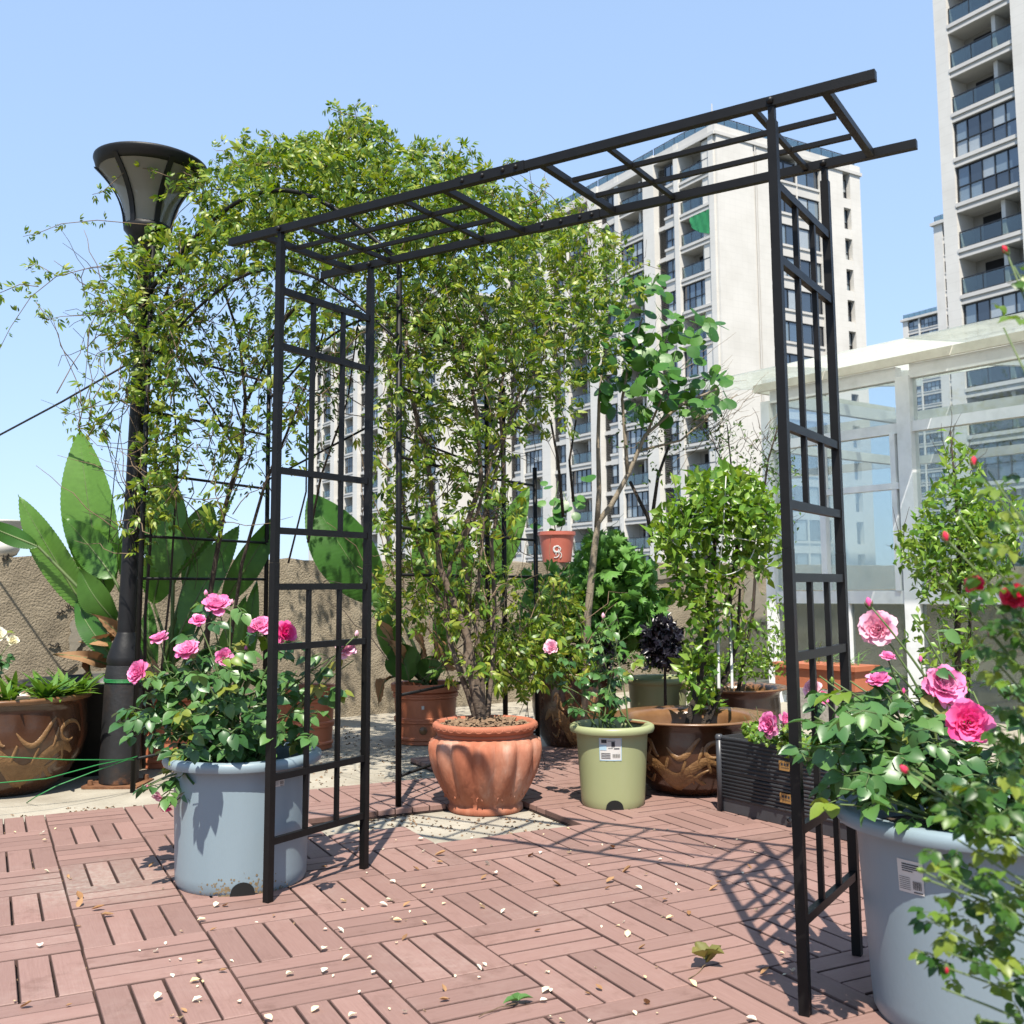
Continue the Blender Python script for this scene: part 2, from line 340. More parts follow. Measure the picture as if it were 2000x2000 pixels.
# ================================================================== apartment buildings
mat('stone', (.53, .50, .445), (.60, .57, .515), rough=.85, scale=.35, detail=8, k=1., stops=[(.3, (.53, .51, .47)), (.6, (.60, .58, .54))])
m_ = M['stone']; t_ = m_.node_tree; b_ = t_.nodes['Principled BSDF']
tc_ = nd(t_, 'ShaderNodeTexCoord'); br = nd(t_, 'ShaderNodeTexBrick', i_Scale=1.); br.inputs['Color1'].default_value = br.inputs['Color2'].default_value = (1, 1, 1, 1); br.inputs['Mortar'].default_value = (.93, .93, .93, 1)
br.offset = 0; br.inputs['Brick Width'].default_value = .9; br.inputs['Row Height'].default_value = .6; br.inputs['Mortar Size'].default_value = .022
sx = nd(t_, 'ShaderNodeSeparateXYZ'); cx_ = nd(t_, 'ShaderNodeCombineXYZ'); t_.links.new(tc_.outputs['Object'], sx.inputs[0]); ma_ = nd(t_, 'ShaderNodeMath', operation='ADD')
t_.links.new(sx.outputs[0], ma_.inputs[0]); t_.links.new(sx.outputs[1], ma_.inputs[1]); t_.links.new(ma_.outputs[0], cx_.inputs[0]); t_.links.new(sx.outputs[2], cx_.inputs[1]); t_.links.new(cx_.outputs[0], br.inputs['Vector'])
mx_ = nd(t_, 'ShaderNodeMixRGB', blend_type='MULTIPLY'); mx_.inputs[0].default_value = 1
src_ = b_.inputs['Base Color'].links[0].from_socket; t_.links.new(src_, mx_.inputs[1]); t_.links.new(br.outputs[0], mx_.inputs[2]); t_.links.new(mx_.outputs[0], b_.inputs['Base Color'])
mat('moulding', (.47, .455, .43), (.53, .515, .485), k=1., rough=.8, scale=.5)
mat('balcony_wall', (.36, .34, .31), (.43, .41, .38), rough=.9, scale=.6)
mat('dark_frame', (.022, .024, .028), rough=.4, scale=1)
mat('dark_inside', (.012, .012, .014), rough=.9)
mat('louvre', (.09, .085, .08), (.13, .125, .115), rough=.6, scale=2)
mat('net_green', (.02, .24, .08), (.03, .30, .11), rough=.7, scale=3)
def panemat():
    m, t, b = newmat('window_glass'); b.inputs['Roughness'].default_value = .04; b.inputs['Specular IOR Level'].default_value = 1.; b.inputs['IOR'].default_value = 1.7
    g = nd(t, 'ShaderNodeNewGeometry'); oi = nd(t, 'ShaderNodeObjectInfo'); ad = nd(t, 'ShaderNodeMath', operation='ADD'); fr = nd(t, 'ShaderNodeMath', operation='FRACT')
    t.links.new(g.outputs['Random Per Island'], ad.inputs[0]); t.links.new(oi.outputs['Random'], ad.inputs[1]); t.links.new(ad.outputs[0], fr.inputs[0])
    r = ramp(t, fr.outputs[0], [(0, (.012, .018, .028)), (.28, (.03, .045, .065)), (.48, (.07, .11, .16)), (.66, (.16, .21, .25)), (.84, (.34, .37, .38))]); r.color_ramp.interpolation = 'CONSTANT'  # reflected sky and pale curtains are put into the pane colours
    wv = nd(t, 'ShaderNodeTexWave', i_Scale=7., i_Distortion=1.5, i_Detail=2.); tc = nd(t, 'ShaderNodeTexCoord'); t.links.new(tc.outputs['Object'], wv.inputs['Vector'])
    mr = nd(t, 'ShaderNodeMapRange'); mr.inputs[3].default_value = .65; mr.inputs[4].default_value = 1.15; t.links.new(wv.outputs['Fac'], mr.inputs[0])
    hs = nd(t, 'ShaderNodeHueSaturation'); t.links.new(mr.outputs[0], hs.inputs['Value']); t.links.new(r.outputs[0], hs.inputs['Color']); t.links.new(hs.outputs[0], b.inputs['Base Color'])
panemat(); glassmat('rail_glass', (.50, .60, .60), refl=.13)
_wc = {}
def winmesh(wd, ht, cols, rows, fw=.07):
    """frame and pane meshes, local x along the wall, z up, -y outwards, origin at the bottom centre"""
    key = (round(wd, 2), round(ht, 2), cols, tuple(rows))
    if key in _wc: return _wc[key]
    f = MB(); p = MB(); xs = [(-wd/2+wd*i/cols) for i in range(cols+1)]; zs = [0]+list(rows)+[ht]
    for x in (xs[0]+fw/2, xs[-1]-fw/2): f.box((x, 0, ht/2), (fw, .12, ht))
    for x in xs[1:-1]: f.box((x, .003, ht/2), (fw*.8, .105, ht-.01))
    for z in (fw/2, ht-fw/2): f.box((0, .001, z), (wd-2*fw, .118, fw))
    for z in zs[1:-1]: f.box((0, -.002, z), (wd-2*fw, .1, fw*.9))
    for i in range(cols):
        for j in range(len(zs)-1):
            p.add([(xs[i]+.03, .02, zs[j]+.03), (xs[i+1]-.03, .02, zs[j]+.03), (xs[i+1]-.03, .02, zs[j+1]-.03), (xs[i]+.03, .02, zs[j+1]-.03)], [(0, 1, 2, 3)])
    _wc[key] = (f.mesh('window', 'dark_frame'), p.mesh('pane', 'window_glass')); return _wc[key]
_rc = {}
def railmesh(wd):
    key = round(wd, 2)
    if key in _rc: return _rc[key]
    r = MB(); g = MB(); r.box((0, 0, 1.08), (wd, .07, .06)); r.box((0, 0, .06), (wd, .05, .05)); n = max(2, round(wd/1.4))
    for i in range(n+1): r.box((-wd/2+.03+(wd-.06)*i/n, .002, .56), (.05, .04, .98))
    for i in range(n):
        a, b = -wd/2+.06+(wd-.06)*i/n, -wd/2+(wd-.06)*(i+1)/n; g.box(((a+b)/2, 0, .56), (b-a-.01, .012, .9))
    _rc[key] = (r.mesh('railing', 'dark_frame'), g.mesh('glass_panel', 'rail_glass')); return _rc[key]
_lc = {}
def louvmesh(wd, ht):
    key = (round(wd, 2), round(ht, 2))
    if key in _lc: return _lc[key]
    b = MB(); n = int(ht/.16)
    for i in range(n): b.box((0, .0, .08+i*ht/n), (wd, .1, .055), (Vector((1, 0, 0)), Vector((0, .8, .6)), Vector((0, -.6, .8))))
    b.box((0, .16, ht/2), (wd, .02, ht), mi=1)
    _lc[key] = b.mesh('louvre', ['louvre', 'dark_inside']); return _lc[key]
class Facade:
    """one face of a building: s along d, z up, o outwards along n (metres)"""
    def __init__(s, th, O, d, n, z0, nst, sh, wall, trim):
        s.th = th; s.O = Vector((O.x, O.y, 0)); s.d = Vector(d); s.n = Vector(n); s.z0 = z0; s.nst = nst; s.sh = sh; s.wall = wall; s.trim = trim
        s.ax = (s.d, -s.n, Vector((0, 0, 1)))
    def P(s, a, o, z): return s.O+s.d*a+s.n*o+Vector((0, 0, z))-s.th.location
    def bx(s, mb, a0, a1, z0, z1, o0, o1): mb.box(s.P((a0+a1)/2, (o0+o1)/2, (z0+z1)/2), (a1-a0, o1-o0, z1-z0), s.ax)
    def put(s, name, me, a, z, o, parent=None):
        m4 = Matrix((s.d, -s.n, Vector((0, 0, 1)))).transposed().to_4x4(); m4.translation = s.P(a, o, z)
        return link(name, me, s.th, mw=m4)
    def full(s, a0, a1, o1=0., top=0., zb=-24): s.bx(s.wall, a0, a1, zb, s.z0+s.nst*s.sh+top, -1.62, o1)
    def win(s, a, z, o, wd, ht, cols, rows):
        f, p = winmesh(wd, ht, cols, rows); w_ = s.put('window', f, a, z, o); link('pane', p, w_); return w_
    def balcony(s, a0, a1, enclosed=(), low=0, top=True):
        W = a1-a0; c = (a0+a1)/2
        for k in range(low, s.nst):
            z = s.z0+k*s.sh
            T = s.trim[(s.d.x, k)]; s.bx(T, a0, a1, z-.42, z+.12, -1.61, .02); s.bx(T, a0-.02, a1+.02, z-.1, z+.14, -.12, .16); s.bx(T, a0-.02, a1+.02, z-.46, z-.3, -.12, .10)
            if k in enclosed:
                s.win(c, z+.15, -.12, W-.06, s.sh-.62, 5, [1.05])
            else:
                r, g = railmesh(W-.08); q = s.put('railing', r, c, z+.14, -.02); link('glass_panel', g, q)
                dm = _door(W*.4, 2.15); s.put('balcony_door', dm, a0+W*.36, z+.14, -1.60)
                s.bx(s.wall, a0+W*.62, a0+W*.68, z+.14, z+s.sh-.44, -1.6, -.35)
    def windows(s, a0, a1, lo, hi, cols, rows=(), low=0, louv=None, o=-.18, skip=()):
        """wall bay with a window per storey; louv = (a0, a1) strip of louvres beside it"""
        c = (a0+a1)/2
        for k in range(low, s.nst):
            if k in skip: continue
            z = s.z0+k*s.sh
            T = s.trim[(s.d.x, k)]; s.bx(T, a0, a1, z-(s.sh-hi), z+lo, -1.6, -.06); s.bx(T, a0-.01, a1+.01, z+lo-.2, z+lo+.02, -.3, .04)
            s.win(c, z+lo+.03, o, a1-a0-.02, hi-lo-.06, cols, list(rows))
            if louv: s.put('louvre', louvmesh(louv[1]-louv[0]-.04, s.sh-.45), (louv[0]+louv[1])/2, z-.05, -.25); s.bx(T, louv[0], louv[1], z-.44, z-.08, -1.58, -.08)
_dc = {}
def _door(wd, ht):
    k = (round(wd, 2), round(ht, 2))
    if k not in _dc: b = MB(); b.box((0, -.03, ht/2), (wd, .06, ht)); _dc[k] = b.mesh('balcony_door', 'dark_inside')
    return _dc[k]
U_ = Vector((.849, .528, 0)); V_ = Vector((-.528, .849, 0)); SH = 2.95
def finish(th, wall, trim, core):
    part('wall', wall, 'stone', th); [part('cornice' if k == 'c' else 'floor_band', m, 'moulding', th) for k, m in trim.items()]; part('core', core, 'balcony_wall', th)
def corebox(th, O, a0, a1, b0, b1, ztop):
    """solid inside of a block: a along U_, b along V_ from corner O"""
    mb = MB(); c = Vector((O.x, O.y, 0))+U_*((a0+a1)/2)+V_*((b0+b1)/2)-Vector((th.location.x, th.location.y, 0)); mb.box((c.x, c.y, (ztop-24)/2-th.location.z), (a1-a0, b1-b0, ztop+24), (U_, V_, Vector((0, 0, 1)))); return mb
def roof_rail(th, F, a0, a1, z, o=.0):
    r, g = railmesh(a1-a0); q = F.put('roof_railing', r, (a0+a1)/2, z, o); link('glass_panel', g, q)
# --- the tower behind the arch
TC = at(1407, 700, 87); zr = at(1407, 243, 87).z; NST = 21; TZ0 = zr-.9-NST*SH
tw = thing('apartment_tower', 'tall cream apartment tower behind the black arch, its corner facing the camera', 'apartment building', (TC.x, TC.y, -24))
wall, trim = MB(), defaultdict(MB); ztop = zr-.9
L = Facade(tw, TC, -V_, -U_, TZ0, NST, SH, wall, trim)
enc = {NST-5, NST-7, NST-8, NST-12, NST-15, 3, 5, 9}
s = 0.; L.full(-.62, 0, .22, .9)
def lmod(t0, mirror, e):
    L.balcony(-(t0+4.55), -(t0+.62), e); L.full(-(t0+5.15), -(t0+4.55), .25, .9)
    L.windows(-(t0+6.75), -(t0+5.15), .55, 2.45, 2, [.75], louv=(-(t0+7.75), -(t0+6.75)))
    L.full(-(t0+9.3), -(t0+7.75), .42, .9)
lmod(0, 0, enc); lmod(8.7, 0, {NST-3, NST-4, 4, 8, 12, 10}); lmod(17.4, 0, {NST-2, 6, 7, 11}); lmod(26.1, 0, {3, 5, 12})
L.bx(trim['c'], -35.4, .25, ztop-.05, ztop+.25, -1.7, .34); L.bx(trim['c'], -35.4, .22, ztop+.25, ztop+.9, -1.5, .2)
for k in range(4): roof_rail(tw, L, -(k*8.7+8.6), -(k*8.7+.1), ztop+.9, -.5)
Rf = Facade(tw, TC, U_, -V_, TZ0, NST, SH, wall, trim)
Rf.full(.0, 4.3, .25, .9); Rf.full(4.3, 4.75, .12, .9); Rf.full(4.75, 6.2, .22, .9)
Rf.windows(7.1, 9.9, .55, 2.45, 2, (), louv=(6.2, 7.1)); Rf.full(9.9, 10.05, -.02, 0); Rf.windows(10.05, 12.9, .55, 2.45, 2, ()); Rf.full(12.9, 15.9, .22, .9); Rf.full(16.9, 18.3, .22, .9)
for k in range(NST):
    z = TZ0+k*SH; Rf.bx(wall, 15.9, 16.9, z-.55, z+.35, -1.6, .2); Rf.win(16.4, z+.36, -.3, .98, 2.02, 1, [.8])
Rf.bx(trim['c'], -.2, 18.5, ztop-.05, ztop+.25, -1.7, .36); Rf.bx(trim['c'], -.18, 18.4, ztop+.25, ztop+.9, -1.5, .21)
for k in range(3): roof_rail(tw, Rf, .1+k*6.1, 6.15+k*6.1, ztop+.9, -.4)
pp = MB(); pp.tube([Rf.P(4.55, .24, -24), Rf.P(4.55, .24, ztop)], .07, 6); part('drain_pipe', pp, 'moulding', tw)
pm = MB(); pm.tube([Rf.P(.4, -.6, ztop+.9), Rf.P(.4, -.6, ztop+3.1)], .05, 5); part('mast', pm, 'moulding', tw)
# green safety net on one balcony
nb = MB(); zn = TZ0+(NST-3)*SH; nv = []
for i in range(9):
    for k in range(6): f = i/8; nv.append(L.P(-.66-2.5*f, .12+.10*math.sin(3*f*6.28+k), zn+2.45-(2.45-.25-.5*f*f-.9*max(0, f-.6))*k/5*(1-.35*f)))
nb.add(nv, [(6*i+k, 6*i+k+1, 6*i+k+7, 6*i+k+6) for i in range(8) for k in range(5)]); part('safety_net', nb, 'net_green', tw, True)
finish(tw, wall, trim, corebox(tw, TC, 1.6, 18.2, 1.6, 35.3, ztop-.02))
# --- the lower-left block further along the same row
BC = TC+V_*50; bz = zr-1.2
bl = thing('apartment_block', 'pale apartment block glimpsed through the climbing vine, farther left than the tower', 'apartment building', (BC.x, BC.y, -24))
wall, trim = MB(), defaultdict(MB); n2 = 20; bz0 = bz-.8-n2*SH
L = Facade(bl, BC, -V_, -U_, bz0, n2, SH, wall, trim); L.full(-.62, 0, .22, .8)
for t0 in (0, 8.7, 17.4, 26.1, 34.8): lmod(t0, 0, {int(x) for x in rng.integers(0, n2, 8)})
L.bx(trim['c'], -44.1, .25, bz-.85, bz-.5, -1.7, .34)
for k in range(5): roof_rail(bl, L, -(k*8.7+8.6), -(k*8.7+.1), bz-.5, -.5)
Rf = Facade(bl, BC, U_, -V_, bz0, n2, SH, wall, trim); Rf.full(0, 5, .2, .8)
Rf.windows(5, 8, .55, 2.45, 2, ()); Rf.full(8, 15.6, .2, .8); Rf.bx(trim['c'], -.2, 15.8, bz-.85, bz-.5, -1.7, .36)
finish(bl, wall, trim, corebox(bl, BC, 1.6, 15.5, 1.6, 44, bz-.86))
# --- the near tower at the right edge of the picture
RC = at(1836, 250, 65); rz = at(1829, 0, 65).z+9; nr = int((rz+24)/SH); rz0 = at(1850, 233, 64.6).z-16*SH
rt = thing('near_apartment_tower', 'beige apartment tower with stacked glass balconies at the right edge of the picture', 'apartment building', (RC.x, RC.y, -24))
wall, trim = MB(), defaultdict(MB); L = Facade(rt, RC, -V_, -U_, rz0, 24, SH, wall, trim)
L.full(0, .95, .12, .9); L.full(5.35, 6.3, .3, .9); L.full(10.7, 11.6, .2, .9)
L.balcony(.95, 5.35, {14, 15, 19, 8, 11}); L.balcony(6.3, 10.7, {13, 15, 17, 10})
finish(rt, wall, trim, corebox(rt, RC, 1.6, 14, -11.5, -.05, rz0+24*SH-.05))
# --- two far buildings between the towers
def farb(name, label, u0, u1, vtop, D, sh_px, wins, rail):
    C = at(u0, vtop, D); th = thing(name, label, 'apartment building', (C.x, C.y, -24)); wall, trim = MB(), defaultdict(MB); wd = (at(u1, vtop, D)-C).length*1.25
    n_ = 20; z0 = C.z-.9-n_*SH; F = Facade(th, C, -V_, -U_, z0, n_, SH, wall, trim)
    if wins == 1:
        F.full(0, 1.6, .1, .7); F.windows(1.6, 3.9, .6, 2.5, 1, ()); F.full(3.9, 14, .1, .7)
    else:
        F.full(0, 1.4, .1, .7); F.windows(1.4, 4.2, .5, 2.5, 2, (.8,)); F.full(4.2, 4.6, .1, .3); F.windows(4.6, 9.8, .4, 2.5, 5, (.9,)); F.full(9.8, 22, .1, .7)
    F.bx(trim['c'], -.4, 22 if wins != 1 else 14, C.z-.9, C.z-.4, -1.7, .5); roof_rail(th, F, 0, 9 if wins != 1 else 5, C.z-.4, -.2)
    finish(th, wall, trim, corebox(th, C, 1.6, 14, -21.9 if wins != 1 else -13.9, -.05, C.z-.95))
farb('distant_apartment_building', 'narrow distant apartment building with one column of blue windows beside the right tower', 1823, 1846, 432, 168, 36, 1, 1)
farb('distant_apartment_building', 'small distant apartment building low on the skyline above the glass roof', 1763, 1830, 622, 240, 25, 2, 1)
# ================================================================== black garden arch in front
mat('arch_paint', (.0055, .0052, .0052), (.009, .0085, .0085), rough=.45, scale=30, spec=.22, bump=.05, bscale=300)
mat('rust', (.12, .045, .018), (.26, .12, .05), rough=.9, scale=14, bump=.4)
mat('steel', (.4, .4, .4), (.5, .5, .5), rough=.35, scale=20, metal=1)
AX, AY, AYAW = -.6948, 3.0966, -.5629; AW, AD = 1.526, .4208
ac, as_ = math.cos(AYAW), math.sin(AYAW)
def ar(a, b, z):
    """arch frame: a along the span, b across it; the uprights splay a little towards the foot"""
    sx = -.018*(1-z/1.95)*(1 if a < AW/2 else -.35); return Vector((AX+(a+sx)*ac-b*as_, AY+(a+sx)*as_+b*ac, z))
arch = thing('garden_arch', 'black square-tube metal garden arch standing on the deck with flat ladder top', 'garden arch', ar(AW/2, AD/2, 0)); AO = arch.location
ua, ub = Vector((ac, as_, 0)), Vector((-as_, ac, 0)); TB = .0205; UP = Vector((0, 0, 1))
def abar(name, p, q, wd, ht=None, up=None):
    b = MB(); b.bar(p, q, wd, ht, up); return part(name, b, 'arch_paint', arch, off=AO)
H1, H2 = 1.935, 1.98
for a in (0, AW):
    for b in (0, AD):
        m_ = .97
        abar('post', ar(a, b, 0), ar(a, b, m_), TB*1.05, TB*1.05, ub); abar('post', ar(a, b, m_+.0005), ar(a, b, H1), TB, TB, ub)
        abar('post_tip', ar(a, b, H1+.001), ar(a, b, H2+.004), TB*.72, TB*.72, ub)
        bb = MB(); sgn = -1; c_ = ar(a, b, H2)+ub*-.0125; bb.lathe([(0, .008), (.007, .007), (.010, .002), (.010, 0)], 10); me = bb.mesh('bolt', 'steel' if False else 'arch_paint', True)
        link('bolt', me, arch, mw=xf(c_-AO, Matrix((ua, UP, -ub)).transposed(), .85))
rungs = {0: [.115, .34, .56, .74, .93, 1.10, 1.36, 1.665], 1: [.215, .42, .72, .90, 1.105, 1.245, 1.56, 1.765]}
rungs = {}
def zpx(a, b, y):
    """height on the vertical through (a, b) that shows at picture row y"""
    lo, hi = 0, 2.2
    for _ in range(40):
        m = (lo+hi)/2; v = camo.matrix_world.inverted() @ ar(a, b, m); yy = CY-FPX*v.y/-v.z
        if yy > y: lo = m
        else: hi = m
    return m
bpy.context.view_layer.update()
rungs[0] = [zpx(0, 0, y) for y in (1645, 1520, 1265, 1146, 1036, 918, 675, 566)]
rungs[1] = [zpx(AW, 0, y) for y in (1800, 1622, 1284, 1128, 984, 830, 505, 360)]
sp = {0: [(0, 1), (1, 3), (4, 5), (5, 7)], 1: [(0, 1), (1, 3), (4, 5), (5, 6), (6, 7)]}
for side, a in ((0, 0), (1, AW)):
    R = rungs[side]
    for z in R: abar('rung', ar(a, TB/2, z), ar(a, AD-TB/2, z), .0155, .0195)
    for i0, i1 in ([(0, 3), (4, 7)] if side == 0 else [(0, 3), (4, 7)]):
        for f in (.35, .68):
            abar('bar', ar(a, AD*f, R[i0]), ar(a, AD*f, R[i1]-.008), .0125, .0125, ub)
# ladder roof: two long beams joined in the middle, cross pieces, two inner bars per half
for b in (0, AD):
    abar('beam', ar(-.2185, b, H2), ar(AW/2-.004, b, H2), .0195, .0225); abar('beam', ar(AW/2+.004, b, H2), ar(AW+.2295, b, H2), .0195, .0225)
    abar('beam_sleeve', ar(AW/2-.11, b, H2), ar(AW/2+.11, b, H2), .0225, .0255)
    for k in (-.085, -.02, .045, .085):
        bb = MB(); bb.lathe([(0, .006), (.006, .005), (.008, 0)], 8); link('bolt', bb.mesh('bolt', 'arch_paint', True), arch, mw=xf(ar(AW/2+k, b, H2)-ub*.012-AO, Matrix((ua, UP, -ub)).transposed(), .8))
for a in (-.085, AW/2-.155, AW/2+.155, AW+.12): abar('cross_piece', ar(a, .0098, H2-.002), ar(a, AD-.0098, H2-.002), .018, .0175)
for a in (.085, .46, AW-.42, AW-.045): abar('cross_piece', ar(a, .0098, H2-.002), ar(a, AD-.0098, H2-.002), .0125, .0125)
for a0, a1 in ((-.07, AW/2-.17), (AW/2+.17, AW+.105)):
    for f in (.345, .66): abar('inner_bar', ar(a0, AD*f, H2-.003), ar(a1, AD*f, H2-.003), .0118, .0118)
# ================================================================== pots
mat('blue_plastic', (.225, .272, .298), (.243, .290, .315), rough=.4, scale=5, detail=8, spec=.4, bump=.04, bscale=200, stretch=(1, 1, .3), stops=[(.22, (.225, .28, .30)), (.36, (.25, .328, .372)), (.62, (.265, .345, .39)), (.8, (.30, .37, .405))])
mat('green_plastic', (.345, .375, .185), (.37, .40, .205), rough=.42, scale=5, detail=8, spec=.4, stretch=(1, 1, .3), stops=[(.22, (.30, .325, .16)), (.36, (.35, .38, .19)), (.62, (.37, .40, .205)), (.8, (.40, .425, .24))])
mat('soil', (.035, .022, .014), (.085, .058, .036), rough=1, scale=40, bump=1., bscale=90)
mat('bark_chip', (.13, .075, .04), (.30, .20, .12), rough=.95, scale=30, obj_rand=.3)
mat('terracotta', (.33, .105, .055), (.47, .20, .125), rough=.85, scale=9, detail=9, bump=.45, bscale=45, stretch=(1, 1, .3), stops=[(.25, (.30, .085, .042)), (.45, (.44, .145, .075)), (.58, (.52, .22, .135)), (.78, (.70, .47, .37))])
mat('terracotta_rim', (.42, .125, .06), (.50, .175, .10), rough=.8, scale=8, bump=.2)
mat('terra_plastic', (.36, .11, .05), (.44, .15, .075), rough=.5, scale=4, k=1.)
mat('brown_glaze', (.045, .018, .009), (.10, .042, .02), rough=.22, scale=5, detail=7, spec=.5, coat=.35, bump=.12, bscale=30, stops=[(.2, (.035, .015, .008)), (.5, (.075, .031, .014)), (.75, (.13, .06, .028))])
mat('glaze_rim', (.16, .075, .032), (.26, .135, .06), rough=.3, scale=9, spec=.5)
mat('dragon_tan', (.20, .10, .036), (.32, .18, .075), rough=.4, scale=25, bump=.4, bscale=120)
mat('raw_clay', (.20, .12, .07), (.28, .18, .11), rough=.8, scale=9)
mat('paper', (.66, .64, .60), (.72, .70, .66), rough=.7, scale=10)
mat('paper_blue', (.40, .58, .70), (.46, .64, .75), rough=.6, scale=10)
mat('ink', (.03, .03, .035), rough=.7)
mat('hole_dark', (.006, .006, .006), rough=1)
def soilpart(th, r, z, name='soil', m='soil', n=36):
    b = MB(); prof = [(0, z+.012)]+[(r*k/6, z+.008*math.sin(k*2.1)+.006) for k in range(1, 6)]+[(r, z)]
    b.lathe(prof, n, rf=lambda a, i, q: q, mi=0); return part(name, b, m, th, True)
def drape(mb, prof_r, a0, a1, z0, z1, off, nx=6, mi=0):
    """a patch lying on a turned surface of radius prof_r(z)"""
    v = []; f = []
    for i in range(nx+1):
        for z in (z0, z1):
            a = a0+(a1-a0)*i/nx; r = prof_r(z)+off; v.append((r*math.cos(a), r*math.sin(a), z))
    for i in range(nx): f.append((2*i, 2*i+2, 2*i+3, 2*i+1))
    mb.add(v, f, mi)
def tub(name, label, loc, rb, rt, H, rimr, matn, ang, sticker, hole=True):
    """tapered nursery tub with a rolled rim; ang is the bearing of its camera side"""
    th = thing(name, label, 'plant pot', loc); b = MB()
    rz = lambda z: rb+(rt-rb)*(z/H)
    prof = [(rb*.86, .012), (rb*.97, 0), (rb+.0, .012)]+[(rz(H*k/10), H*k/10) for k in range(1, 9)]+[(rz(H-.045), H-.045), (rz(H)+.002, H-.034), (rimr-.004, H-.030), (rimr, H-.02), (rimr-.002, H-.006), (rimr-.012, H), (rt-.004, H-.004), (rt-.012, H-.02), (rt-.014, H-.07), (rb*.9, .05)]
    b.lathe(prof, 72); sharp(part('body', b, matn, th, True), .9)
    soilpart(th, rt-.013, H-.062)
    if hole:
        b = MB(); n = 18; top = []; bot = []
        for i in range(n+1):
            x = -.036+.072*i/n; z = math.sqrt(max(0, .036**2-x*x))+.003; a = ang+x/rb
            top.append(((rz(z)+.0015)*math.cos(a), (rz(z)+.0015)*math.sin(a), z)); bot.append(((rb+.0022)*math.cos(a), (rb+.0022)*math.sin(a), -.0005))
        b.add(top+bot, [(i, i+1, n+2+i, n+1+i) for i in range(n)]); part('drain_hole', b, 'hole_dark', th)
    if sticker:
        da, wa, z0, z1, kind = sticker; a0, a1 = ang+da-wa/2, ang+da+wa/2
        b = MB(); drape(b, rz, a1, a0, z0, z1, .0012); st = part('sticker', b, 'paper', th)
        if kind == 'care':
            b = MB()
            for (u0, u1, w0, w1) in ((0, 1, 0, .035), (0, 1, .965, 1), (0, .03, .035, .965), (.97, 1, .035, .965), (.03, .33, .46, .70)): drape(b, rz, a0+(a1-a0)*u0, a0+(a1-a0)*u1, z0+(z1-z0)*w0, z0+(z1-z0)*w1, .0020, 3)
            part('sticker_border', b, 'paper_blue', st)
            lines = [(.1, .34, .78, .93), (.38, .72, .86, .88), (.55, .7, .62, .84), (.40, .62, .55, .57), (.66, .9, .52, .56)]+[(.08, .5, .10+.07*k, .125+.07*k) for k in range(4)]
        else: lines = [(.2, .85, .86, .90), (.2, .88, .79, .825), (.2, .8, .73, .76), (.2, .62, .66, .69)]+[(.06, .5, .1+.06*k, .115+.06*k) for k in range(7)]+[(.62, .95, .04, .075)]
        lines += [(.6+.025*k, .6+.025*k+(.010 if k % 3 else .017), .14, .4 if kind != 'care' else .3) for k in range(13)]
        b = MB()
        for (u0, u1, w0, w1) in lines: drape(b, rz, a0+(a1-a0)*u0, a0+(a1-a0)*u1, z0+(z1-z0)*w0, z0+(z1-z0)*w1, .0026, 2)
        tag(part('sticker_print', b, 'ink', st), kind='stuff')
    return th
def toward(p): return math.atan2(-p[1], -p[0])
P_LB = gp(457, 1752)+Vector((-.03, .20, 0)); P_LB.z = 0
blue1 = tub('blue_grey_pot', 'round blue-grey plastic pot under the pink rose, behind the left arch leg', P_LB, .198, .209, .388, .243, 'blue_plastic', toward(P_LB)+.02, (.50, .20, .305, .345, 'tag'))
P_RB = Vector((.975, 2.27, 0))
blue2 = tub('blue_grey_pot', 'large round blue-grey plastic pot beside the right arch leg', P_RB, .222, .247, .42, .287, 'blue_plastic', toward(P_RB), (-.55, .235, .285, .348, 'tag'))
# mud stains round the drain hole of the left pot
b = MB(); mat('mud', (.16, .11, .05), (.30, .23, .13), rough=1, scale=40)
for k in range(330):
    a = toward(P_LB)+.02+rng.normal(0, .26); z = abs(rng.normal(0, .020)); r = .196+z*.067+.0011
    if abs(a-toward(P_LB)-.02)*.196 < .036 and z < .034: continue
    s = rng.uniform(.0012, .004); b.add([(r*math.cos(a+s*x/.196), r*math.sin(a+s*x/.196), max(0, z+s*y)) for x, y in ((-1, -.6), (.4, -1), (1, .3), (-.2, 1))], [(0, 1, 2, 3)])
tag(part('mud_specks', b, 'mud', blue1), kind='stuff')
P_GR = gp(1198, 1583); P_GR = P_GR+Vector((.012, .135, 0)); P_GR.z = 0
green1 = tub('pale_green_pot', 'pale green plastic pot with a blue-edged care sticker, right of the fluted urn', P_GR, .130, .150, .327, .176, 'green_plastic', toward(P_GR)+.05, (-.10, .62, .196, .286, 'care'))
P_G2 = at(1284, 1318, 6.3); P_G2.z = -.03
green2 = tub('pale_green_pot', 'wide pale green pot half hidden behind the large brown glazed bowl', P_G2, .15, .175, .39, .195, 'green_plastic', toward(P_G2), None, False)
